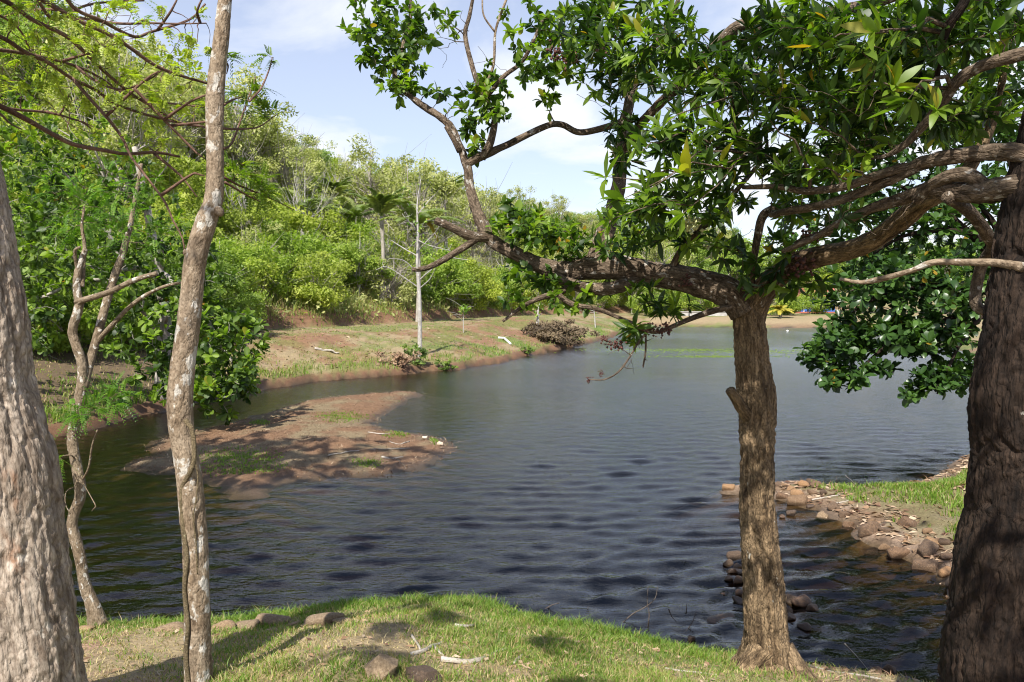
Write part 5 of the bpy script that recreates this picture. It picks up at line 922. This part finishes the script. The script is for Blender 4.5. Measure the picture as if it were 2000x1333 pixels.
SP = [(1424, 958, 38, 'rock_orange', 'flat tan stone standing alone off the tip of the stone spit'), (1442, 946, 24, 'rock_orange', 'small tan stone touching the trunk at the spit tip'), (1520, 950, 34, 'rock_brown', 'brown stone right behind the trunk on the spit'), (1530, 975, 42, 'rock_brown', 'wide brown stone right of the trunk, low on the spit'), (1548, 958, 26, 'rock_orange', 'orange stone atop the wide brown one'), (1562, 972, 34, 'rock_orange', 'pale orange stone mid spit'), (1572, 950, 26, 'rock_orange', 'small stone on the far edge of the spit'), (1590, 966, 30, 'rock_orange', 'round orange stone right of mid spit'), (1598, 950, 26, 'rock_brown', 'leaning brown stone on the far edge of the spit'), (1560, 988, 40, 'rock_orange', 'large tan stone at the near edge of the spit'), (1588, 990, 26, 'rock_orange', 'low tan stone at the near edge of the spit'), (1610, 965, 24, 'rock_brown', 'small stone among the driftwood litter'), (1668, 951, 22, 'rock_pale', 'pale round stone at the far water edge of the spit'), (1664, 984, 18, 'rock_orange', 'small orange stone in the spit grass'), (1630, 995, 34, 'rock_brown', 'flat stone below the spit litter'), (1652, 1010, 30, 'rock_brown', 'tan stone at the corner of the inlet'), (1610, 1012, 34, 'rock_tan', 'grey tan stone at the inlet shore'),
      (1700, 1045, 66, 'rock_brown', 'big dark brown boulder lying at the inlet water line'), (1705, 1022, 36, 'rock_orange', 'tan stone on top of the big dark boulder'), (1735, 1040, 36, 'rock_brown', 'brown stone wedged right of the big dark boulder'), (1660, 1030, 32, 'rock_brown', 'wet brown stone left of the big dark boulder'), (1780, 1030, 40, 'rock_brown', 'flat stone in the grass above the inlet'), (1815, 1042, 34, 'rock_orange', 'upright orange stone at the grass edge'), (1823, 1066, 42, 'rock_orange', 'pale orange stone below the upright one'), (1818, 1080, 50, 'rock_brown', 'round brown boulder below the pale orange stone'), (1850, 1065, 34, 'rock_brown', 'cracked brown stone near the right trunk'), (1733, 1075, 36, 'rock_orange', 'tan stone above the round inlet boulder'), (1762, 1090, 48, 'rock_brown', 'round wet boulder at the inlet corner'), (1790, 1062, 26, 'rock_tan', 'small grey stone between orange stones'), (1812, 1120, 52, 'rock_brown', 'flat brown slab at the inlet water near the trunk'), (1858, 1095, 40, 'rock_brown', 'brown stone half behind the right trunk'), (1850, 1125, 40, 'rock_orange', 'yellowish boulder touching the right trunk'), (1700, 1082, 24, 'rock_wet', 'small wet stone in the shallow inlet'), (1776, 1117, 24, 'rock_wet', 'small wet stone before the flat slab'), (1752, 1075, 22, 'rock_orange', 'small orange stone in leaf litter'), (1870, 1145, 44, 'rock_brown', 'brown boulder low against the right trunk')]
for px, py, w, mt_, lab in SP: stone(px, py, w * RNG.uniform(.72, 1.12), M[mt_], lab, g2, hscale=RNG.uniform(.75, 1.25), asp=RNG.uniform(.7, 1.2))
rr_ = np.random.default_rng(55); k_ = 0
while k_ < 42:
    yy_ = rr_.uniform(6.6, 11.6); xx_ = yy_ * rr_.uniform(.27, .66); tz, tr, ts = terrain(np.array([xx_]), np.array([yy_]))
    if tr[0] != 1 or not -.35 < ts[0] < .75: continue
    q_ = project(np.array([xx_, yy_, tz[0]])); k_ += 1
    if q_[0] > 1905 or q_[1] > 1190: continue
    stone(q_[0], q_[1], float(np.clip(rr_.lognormal(2.75, .35), 9, 30)), M[('rock_brown', 'rock_orange', 'rock_brown', 'rock_wet')[k_ % 4]], 'small rubble stone bedded in the litter along the spit', 'rubble stones of the spit', z=tz[0], hscale=rr_.uniform(.6, 1.2), asp=rr_.uniform(.6, 1.3), sink=.45)
g3 = 'wet stones in the water by the trunk'
for px, py, w, lab in ((1440, 1094, 34, 'dark brown stone topping the wet pile left of the trunk'), (1424, 1106, 26, 'dark stone at the left of the wet pile'), (1444, 1112, 22, 'small stone mid wet pile'), (1430, 1121, 24, 'black wet stone low in the pile'), (1448, 1124, 24, 'wet stone touching the trunk'), (1426, 1135, 20, 'lowest left stone of the wet pile'), (1446, 1140, 30, 'rounded stone at the pile foot'), (1450, 1166, 24, 'brown stone below the pile near the trunk'), (1446, 1182, 28, 'dark flat stone farther below the pile'), (1414, 1163, 10, 'tiny stone breaking the water left of the trunk'), (1524, 1128, 14, 'dark stone peeking right of the trunk'), (1540, 1200, 26, 'tan stone right of the trunk base'), (1546, 1212, 22, 'small stone below the tan one'), (1570, 1185, 44, 'dark boulder under the right of the trunk'), (1553, 1180, 34, 'dark stone beside the right of the trunk'), (1590, 1195, 30, 'wet stone in the inlet corner'), (1548, 1008, 26, 'dark flat stone lying in the inlet'), (1530, 1012, 14, 'small dark stone left of the flat inlet stone'), (1352, 1252, 17, 'pale little stone at the grass edge left of the trunk'), (1742, 1318, 36, 'rounded tan stone at the bottom of the inlet'), (1716, 1322, 34, 'dark stone left of the rounded tan one'), (1575, 1232, 30, 'stone in the mud right of the trunk foot')):
    stone(px, py, w, M['rock_brown' if w in (36, 17, 26, 34) else 'rock_wet'], lab, g3, z=.0, hscale=1.1, sink=.25)
stone(1410, 1225, 70, M['rock_wet'], 'broad sunken rock just under the water left of the trunk', z=-.05, hscale=.6)
stone(860, 869, 16, M['rock_pale'], 'pale stone on the mud flat tip', z=.08)
stone(829, 857, 12, M['rock_pale'], 'small pale stone on the mud flat beside driftwood', z=.08)

# ------------------------------------------------------------------ fallen branches
def stick(pts, rad, matl, label, name='fallen_branch', lift=.3, zs=None, forks=(), group=None):
    P = []
    for i, (px, py) in enumerate(pts):
        p_ = hit(px, py, rad * lift) if zs is None else on_z(px, py, zs[i])
        P.append(p_)
    P = np.array(P); mb = MB(); Q_, R_ = spline(P, np.linspace(rad, rad * .55, len(P)), .03); sd = int(abs(P[0, 0] * 1000)) % 999
    Q_ = Q_ + np.stack([fbm(xyz(np.arange(len(Q_)) * .2, k_ * 9., sd), 5, 2) for k_ in range(3)], -1) * rad * .8; tube(mb, Q_, R_, 9, lambda bk, r_: .2 * r_[:, None] * vn(bk * 60 + sd, 2))
    b_ = P.mean(0); return tag(link(name, mb.me(name, matl, b_), loc=b_), label, 'branch', group)
stick([(888, 1224), (915, 1225), (948, 1219)], .011, M['stick'], 'short pale fallen branch on the grass crest'); stick([(800, 1278), (830, 1272), (850, 1260), (866, 1252)], .013, M['stick'], 'pale forked branch above the boulders'); stick([(803, 1243), (815, 1260), (822, 1272)], .008, M['stick'], 'thin tan stick meeting the forked branch'); stick([(850, 1265), (858, 1275), (866, 1282)], .008, M['stick'], 'short grey stub beside the forked branch')
stick([(862, 1290), (900, 1294), (935, 1290), (962, 1277), (990, 1267)], .016, M['stick'], 'long curved grey branch lying in the grass'); stick([(928, 1240), (935, 1255), (943, 1272)], .007, M['stick'], 'thin upright straw coloured stick in the grass'); stick([(1004, 1296), (1012, 1286), (1020, 1280)], .010, M['stick'], 'small pale forked twig near the long branch')
stick([(1180, 1302), (1240, 1299), (1300, 1301), (1350, 1305)], .007, M['stick_dark'], 'long dark twig at the foot of the green grass edge'); stick([(1300, 1306), (1340, 1312), (1400, 1318)], .006, M['stick'], 'pale twig left of the centre trunk base')
stick([(1580, 1300), (1620, 1310), (1670, 1318), (1720, 1328)], .008, M['stick'], 'slim grey branch right of the centre trunk base'); stick([(1650, 1258), (1680, 1290), (1706, 1322)], .004, M['stick'], 'thin bare stem leaning over the dark inlet', zs=[.3, .15, .05]); stick([(1540, 1275), (1552, 1268), (1560, 1262)], .006, M['stick'], 'short twig by the trunk roots')
stick([(640, 890), (690, 882), (740, 878), (800, 876)], .012, M['stick'], 'long thin dead branch across the mud flat'); stick([(745, 894), (765, 895), (786, 893)], .02, M['stick'], 'grey log on the mud flat'); stick([(775, 898), (785, 906), (794, 916)], .014, M['stick_dark'], 'dark stick at the mud flat edge'); stick([(850, 852), (862, 860), (868, 872)], .012, M['stick_dark'], 'thin driftwood stick at the flat tip'); stick([(860, 876), (880, 877), (897, 876)], .012, M['stick_dark'], 'driftwood reaching past the mud flat tip'); stick([(720, 845), (745, 848), (765, 846)], .014, M['stick'], 'pale driftwood on the inner edge of the mud flat'); stick([(537, 815), (555, 816), (566, 813)], .02, M['stick_dark'], 'dark log on the far side of the mud flat'); stick([(800, 862), (780, 868), (760, 862)], .012, M['stick'], 'crooked twig on the mud flat')
stick([(1585, 978), (1610, 972), (1640, 968)], .012, M['stick'], 'driftwood on the stone spit'); stick([(1652, 930), (1662, 938), (1671, 946)], .006, M['stick'], 'thin stick rising by the pale round stone', zs=[.22, .12, .05]); stick([(1620, 985), (1650, 980), (1672, 972)], .010, M['stick'], 'second piece of driftwood beside the spit grass')
stick([(615, 683), (640, 685), (662, 690)], .05, M['stick'], 'weathered log over the eroded hollow in the bank')
# bare twigs standing in the water
def water_twig(px, py, tips, label):
    p0 = on_z(px, py, -.05); d = project(p0)[2]; mb = MB(); base = np.array([p0[0], p0[1], 0.])
    for pl in tips: P, R = spline(at([q[0] for q in pl], [q[1] for q in pl], d), np.linspace(.005, .002, len(pl)), .03); tube(mb, P, R, 5)
    tag(link('water_twig', mb.me('water_twig', M['stick_dark'], base), loc=base), label, 'twig')
water_twig(1265, 1226, [[(1265, 1226), (1268, 1200), (1264, 1175), (1266, 1145)], [(1208, 1224), (1235, 1200), (1262, 1185), (1280, 1168), (1284, 1145)]], 'bare forked twigs standing in the water beyond the grass edge')
water_twig(1128, 1200, [[(1128, 1208), (1130, 1198), (1128, 1192)], [(1065, 1190), (1078, 1182), (1093, 1178)], [(1143, 1198), (1150, 1185)]], 'short twigs poking from the water by the grass')
water_twig(1345, 1240, [[(1333, 1240), (1350, 1220), (1360, 1195)], [(1306, 1190), (1312, 1205), (1322, 1216)], [(1340, 1200), (1341, 1180)]], 'bare twigs in the water left of the trunk foot')
water_twig(1660, 945, [[(1635, 945), (1633, 930)], [(1688, 950), (1690, 935)], [(1720, 950), (1724, 936)]], 'upright dry stems at the far edge of the spit')

# ------------------------------------------------------------------ grass, litter, weeds
def blades(name, x, y, h, matl, rng, tint, width=.0035, lean=.45, z=None):
    n = len(x); z = ground(x, y) if z is None else z; a = rng.random(n) * 6.28; w = width * rng.uniform(.7, 1.3, n); l_ = rng.uniform(.1, 1, n) * lean * h; b_ = rng.random(n) * 6.28
    P = np.stack([x, y, z - .004], -1); S_ = np.stack([np.cos(a) * w, np.sin(a) * w, np.zeros(n)], -1); D_ = np.stack([np.cos(b_) * l_, np.sin(b_) * l_, np.zeros(n)], -1); Z_ = np.stack([np.zeros(n), np.zeros(n), h], -1)
    V = np.stack([P - S_, P + S_, P + S_ * .7 + D_ * .35 + Z_ * .6, P - S_ * .7 + D_ * .35 + Z_ * .6, P + D_ * 1.15 + Z_ * .95], 1).reshape(-1, 3); o5 = (np.arange(n) * 5)[:, None]
    return link(name, mesh(name, V, [o5 + np.array([[0, 1, 2, 3]]), o5 + np.array([[3, 2, 4]])], matl, True, {'tint': np.repeat(np.clip(tint, 0, 1), 5)}), kind='stuff')
rng = np.random.default_rng(77)
n = 330000; y = rng.uniform(2.6, 6.6, n); x = rng.uniform(-.72, .62, n) * y; z_, r_, s_ = terrain(x, y); P_ = xyz(x, y)
gd = .42 + 1.2 * fbm(P_ * .9, 41, 4) + .5 * fbm(P_ * 3.1, 42, 4); edge = np.exp(-((s_ - .48) / .22) ** 2) * sstep(2.1, 1.2, x); dens = np.clip(gd * .95 + edge * 1.1, .0, 1) * (sstep(1.75, 1.15, x) * .93 + .07)
ok = (r_ == 0) & (s_ > .12) & (rng.random(n) < dens * .9 + .015); x, y, s_, gd, edge = x[ok], y[ok], s_[ok], gd[ok], edge[ok]
h = ((.012 + .026 * rng.random(len(x)) ** 1.5) * (.85 + .45 * np.clip(gd, 0, 1)) + edge * rng.uniform(.0, .045, len(x))) * (1 + .5 * vn(xyz(x * 9, y * 9), 88))
tint = np.where(rng.random(len(x)) < .26 - .2 * edge, 1., rng.normal(.40, .2, len(x)) + .2 * vn(xyz(x * 3, y * 3), 89)); blades('grass', x, y, h, M['grass'], rng, tint, .0024, 1.1)
# dry thatch lying flat
n = 45000; y = rng.uniform(2.6, 6.2, n); x = rng.uniform(-.72, .75, n) * y; z_, r_, s_ = terrain(x, y); ok = (r_ == 0) & (s_ > .25) & (rng.random(n) < .75); x, y = x[ok], y[ok]
blades('dry_thatch', x, y, rng.uniform(.008, .03, len(x)), M['grass_dry'], rng, rng.normal(.5, .25, len(x)), .0022, 1.9)
# spit grass
n = 160000; y = rng.uniform(6.5, 15, n); x = rng.uniform(.36, .72, n) * y; z_, r_, s_ = terrain(x, y); P_ = xyz(x, y); dens = np.clip(1.0 * np.exp(-((s_ - 1.15) / .6) ** 2) + 1.3 * fbm(P_ * .9, 41, 4) + .6 * fbm(P_ * 3.1, 42, 4) - .10, 0, 1); ok = (r_ == 1) & (s_ > .45) & (rng.random(n) < dens); x, y = x[ok], y[ok]
blades('spit_grass', x, y, rng.uniform(.03, .10, len(x)), M['grass'], rng, np.where(rng.random(len(x)) < .12, 1, rng.normal(.45, .17, len(x))), .006, .8)
# tufts on the mud flat
n = 120000; y = rng.uniform(11.5, 23, n); x = rng.uniform(-.52, -.05, n) * y; z_, r_, s_ = terrain(x, y); P_ = xyz(x, y); dn = sstep(.18, .40, fbm(P_ * .22, 43, 3) + .5 * fbm(P_ * .9, 41, 4)); pxx, pyy, _ = project(np.stack([x, y, z_], -1))
for cx, cy, rx, ry in ((470, 905, 75, 26), (665, 815, 45, 10), (715, 905, 30, 9), (770, 850, 25, 6), (848, 862, 8, 6), (505, 825, 20, 5)): dn = np.maximum(dn, 1.3 * np.exp(-(((pxx - cx) / rx) ** 2 + ((pyy - cy) / ry) ** 2) ** 2))
ok = (r_ == 2) & (s_ > .12) & (rng.random(n) < dn * .8 * (.5 + .9 * rng.random(n) * (fbm(xyz(x * 2.5, y * 2.5), 14, 2) > -.15))); x, y = x[ok], y[ok]; blades('mud_flat_grass', x, y, rng.uniform(.012, .048, len(x)), M['grass'], rng, rng.normal(.4, .2, len(x)), .008)
n = 42000; y = rng.uniform(11.5, 23, n); x = rng.uniform(-.52, -.05, n) * y; z_, r_, s_ = terrain(x, y); ok = (r_ == 2) & (s_ > .05); x, y = x[ok], y[ok]; blades('mud_flat_litter', x, y, rng.uniform(.008, .03, len(x)), M['litter'], rng, rng.normal(.25, .25, len(x)), .004, 3.2)
n = 5200; y = rng.uniform(11.5, 23, n); x = rng.uniform(-.52, -.05, n) * y; z_, r_, s_ = terrain(x, y); ok = (r_ == 2) & (s_ > -.15) & (rng.random(n) < .35 + .6 * np.exp(-s_ / .5)); x, y = x[ok], y[ok]; blades('mud_flat_debris', x, y, rng.uniform(.02, .05, len(x)), M['litter'], rng, rng.normal(.35, .4, len(x)), .007, 5.5)
n = 5000; y = rng.uniform(7, 16, n); x = rng.uniform(.3, .75, n) * y; z_, r_, s_ = terrain(x, y); ok = (r_ == 1) & (s_ > -.1) & (s_ < .9); x, y = x[ok], y[ok]; blades('spit_debris', x, y, rng.uniform(.015, .05, len(x)), M['litter'], rng, rng.normal(.25, .35, len(x)), .006, 4.5)
n = 2200; y = rng.uniform(3.4, 6, n); x = rng.uniform(.15, .62, n) * y; z_, r_, s_ = terrain(x, y); ok = (r_ == 0) & (s_ > -.3) & (s_ < .8 + .5 * (x > 1.3)) & (rng.random(n) < np.where(x > 1.2, .9, .2)); x, y = x[ok], y[ok]; blades('shore_debris', x, y, rng.uniform(.01, .03, len(x)), M['litter'], rng, rng.normal(.3, .35, len(x)), .004, 4.5)
# grassy bank: rough turf with longer green growth by the water
n = 260000; y = 14 * (85 / 14) ** rng.random(n); x = rng.uniform(-.62, .25, n) * y; z_, r_, s_ = terrain(x, y); P_ = xyz(x, y); gl_ = sstep(-.25, .25, fbm(P_ * .9, 41, 4) + .6 * fbm(P_ * 3.1, 42, 4)) * np.interp(s_, [0, .3, 1.6, 3, 6, 9], [.2, 1., .8, .35, .5, .6]); ok = (r_ == 3) & (s_ > .18) & (s_ < 11.5) & (rng.random(n) < .12 + .5 * gl_ + .5 * (s_ > 9)); x, y, s_, gl_ = x[ok], y[ok], s_[ok], gl_[ok]
h = np.interp(s_, [0, .4, 1.5, 3, 8.8, 9.6, 11], [.10, .20, .10, .06, .05, .35, .8]) * rng.uniform(.5, 1.3, len(x)); blades('bank_grass', x, y, h, M['grass'], rng, np.where(rng.random(len(x)) < .45 - .4 * gl_, 1, rng.normal(.55, .2, len(x))), .012, .8)
# fallen leaves on the near bank and spit
def litter(name, x, y, size, rng, tint):
    n = len(x); z = ground(x, y); a = rng.random(n) * 6.28; nn = rng.normal(size=(n, 3)) * .35 + (0, 0, 1); D_ = np.stack([np.cos(a), np.sin(a), np.zeros(n)], -1); S_ = np.cross(nn, D_); s_ = (size * rng.uniform(.6, 1.3, n))[:, None]; P = np.stack([x, y, z + .008], -1); u = np.array([0, 0, 1.]) * s_ * rng.uniform(0, .25, (n, 1))
    V = np.stack([P - D_ * s_, P - S_ * s_ * .32 + u, P + D_ * s_, P + S_ * s_ * .32 + u], 1).reshape(-1, 3); link(name, mesh(name, V, [np.arange(n * 4).reshape(-1, 4)], M['litter'], True, {'tint': np.repeat(np.clip(tint, 0, 1), 4)}), kind='stuff')
n = 2600; y = rng.uniform(2.6, 5.6, n); x = rng.uniform(-.7, .8, n) * y; z_, r_, s_ = terrain(x, y); ok = (r_ == 0) & (s_ > .2) & (rng.random(n) < np.where(x > 0, .9, .35)); litter('leaf_litter', x[ok], y[ok], .022, rng, rng.normal(.5, .28, ok.sum()))
n = 9000; y = rng.uniform(7, 16, n); x = rng.uniform(.34, .75, n) * y; z_, r_, s_ = terrain(x, y); ok = (r_ == 1) & (s_ > .1) & (rng.random(n) < np.where(s_ > 1.5, .9, np.where(s_ < .6, .8, .12))); litter('spit_leaf_litter', x[ok], y[ok], .055, rng, rng.normal(.5, .3, ok.sum()))
n = 4000; y = 22 * (50 / 22) ** rng.random(n); x = rng.uniform(-.45, .1, n) * y; z_, r_, s_ = terrain(x, y); ok = (r_ == 3) & (s_ > .5) & (s_ < 9); litter('bank_leaf_litter', x[ok], y[ok], .07, rng, rng.normal(.4, .25, ok.sum()))
# floating weed mats far out
n = 3600; pw = rng.normal(size=(n, 2)); k = rng.integers(0, 4, n); cxy = np.array([on_z(1440, 688)[:2], on_z(1640, 686)[:2], on_z(1345, 684)[:2], on_z(1400, 697)[:2]]); sg = np.array([(3.2, 1.3), (3.0, 1.3), (2.2, .7), (1.5, .35)]); q = cxy[k] + pw * sg[k]; V, Fc, T = clump_cloud(rng, np.stack([q[:, 0], q[:, 1], np.full(n, .008)], -1), np.full(n, .012), n, .085, .2, .3, 9.)
link('floating_weed', mesh('floating_weed', V, [Fc], M['hill_mid'], True, {'tint': T}), kind='stuff')
# leafy weeds at the foot of the white sapling and rim of dry brush by the overhang
def weed(px, py, z, w, hgt, matl, label, n, seed, name='weed', size=.06):
    b_ = hit(px, py); r = np.random.default_rng(seed); c_ = np.stack([r.normal(size=24) * w * .5, r.normal(size=24) * w * .3, r.uniform(.05, 1, 24) * hgt], -1); V, Fc, T = clump_cloud(r, c_, np.full(24, w * .25), n, size)
    o_ = thing(name, b_, label, 'plant'); link('foliage', mesh('foliage', V, [Fc], matl, True, {'tint': T}), o_); mb = MB()
    for c in c_: P, R = spline([(c[0] * .2, c[1] * .2, -.05), c * .6, c], [.012, .008, .004], .1); tube(mb, P, R, 4, caps=False)
    link('stem', mb.me('stem', M['stick_dark']), o_)
weed(815, 712, .35, .5, .7, M['hill_dark'], 'dark leafy weed clump at the foot of the white sapling', 900, 501); weed(783, 716, .3, .7, .5, M['litter'], 'brown dry weed clump left of the white sapling foot', 900, 502); weed(873, 722, .25, .35, .35, M['hill_dark'], 'small dark weed at the water edge right of the sapling', 350, 503); weed(1030, 690, .2, .4, .3, M['hill_dark'], 'low weed where the bank meets the water', 300, 504)
for i, (px, py) in enumerate(((1075, 670), (1095, 672), (1115, 668), (1060, 662), (1090, 655))): weed(px, py, .5, 1.3, .8, M['brush'], 'dry brown brush on the eroded bank overhang, ' + ('middle front', 'right of the middle', 'rightmost', 'leftmost by the stout sapling', 'topmost')[i], 1100, 510 + i, 'brush', .10)
for o_ in [o for o in S.objects if o.name.startswith('brush')]: o_['group'] = 'dry brush clumps on the overhang'
weed(1700, 945, .1, .12, .14, M['leaf_fresh'], 'small green seedling at the far edge of the spit', 60, 520, 'seedling', .03); 
bpy.context.view_layer.update()
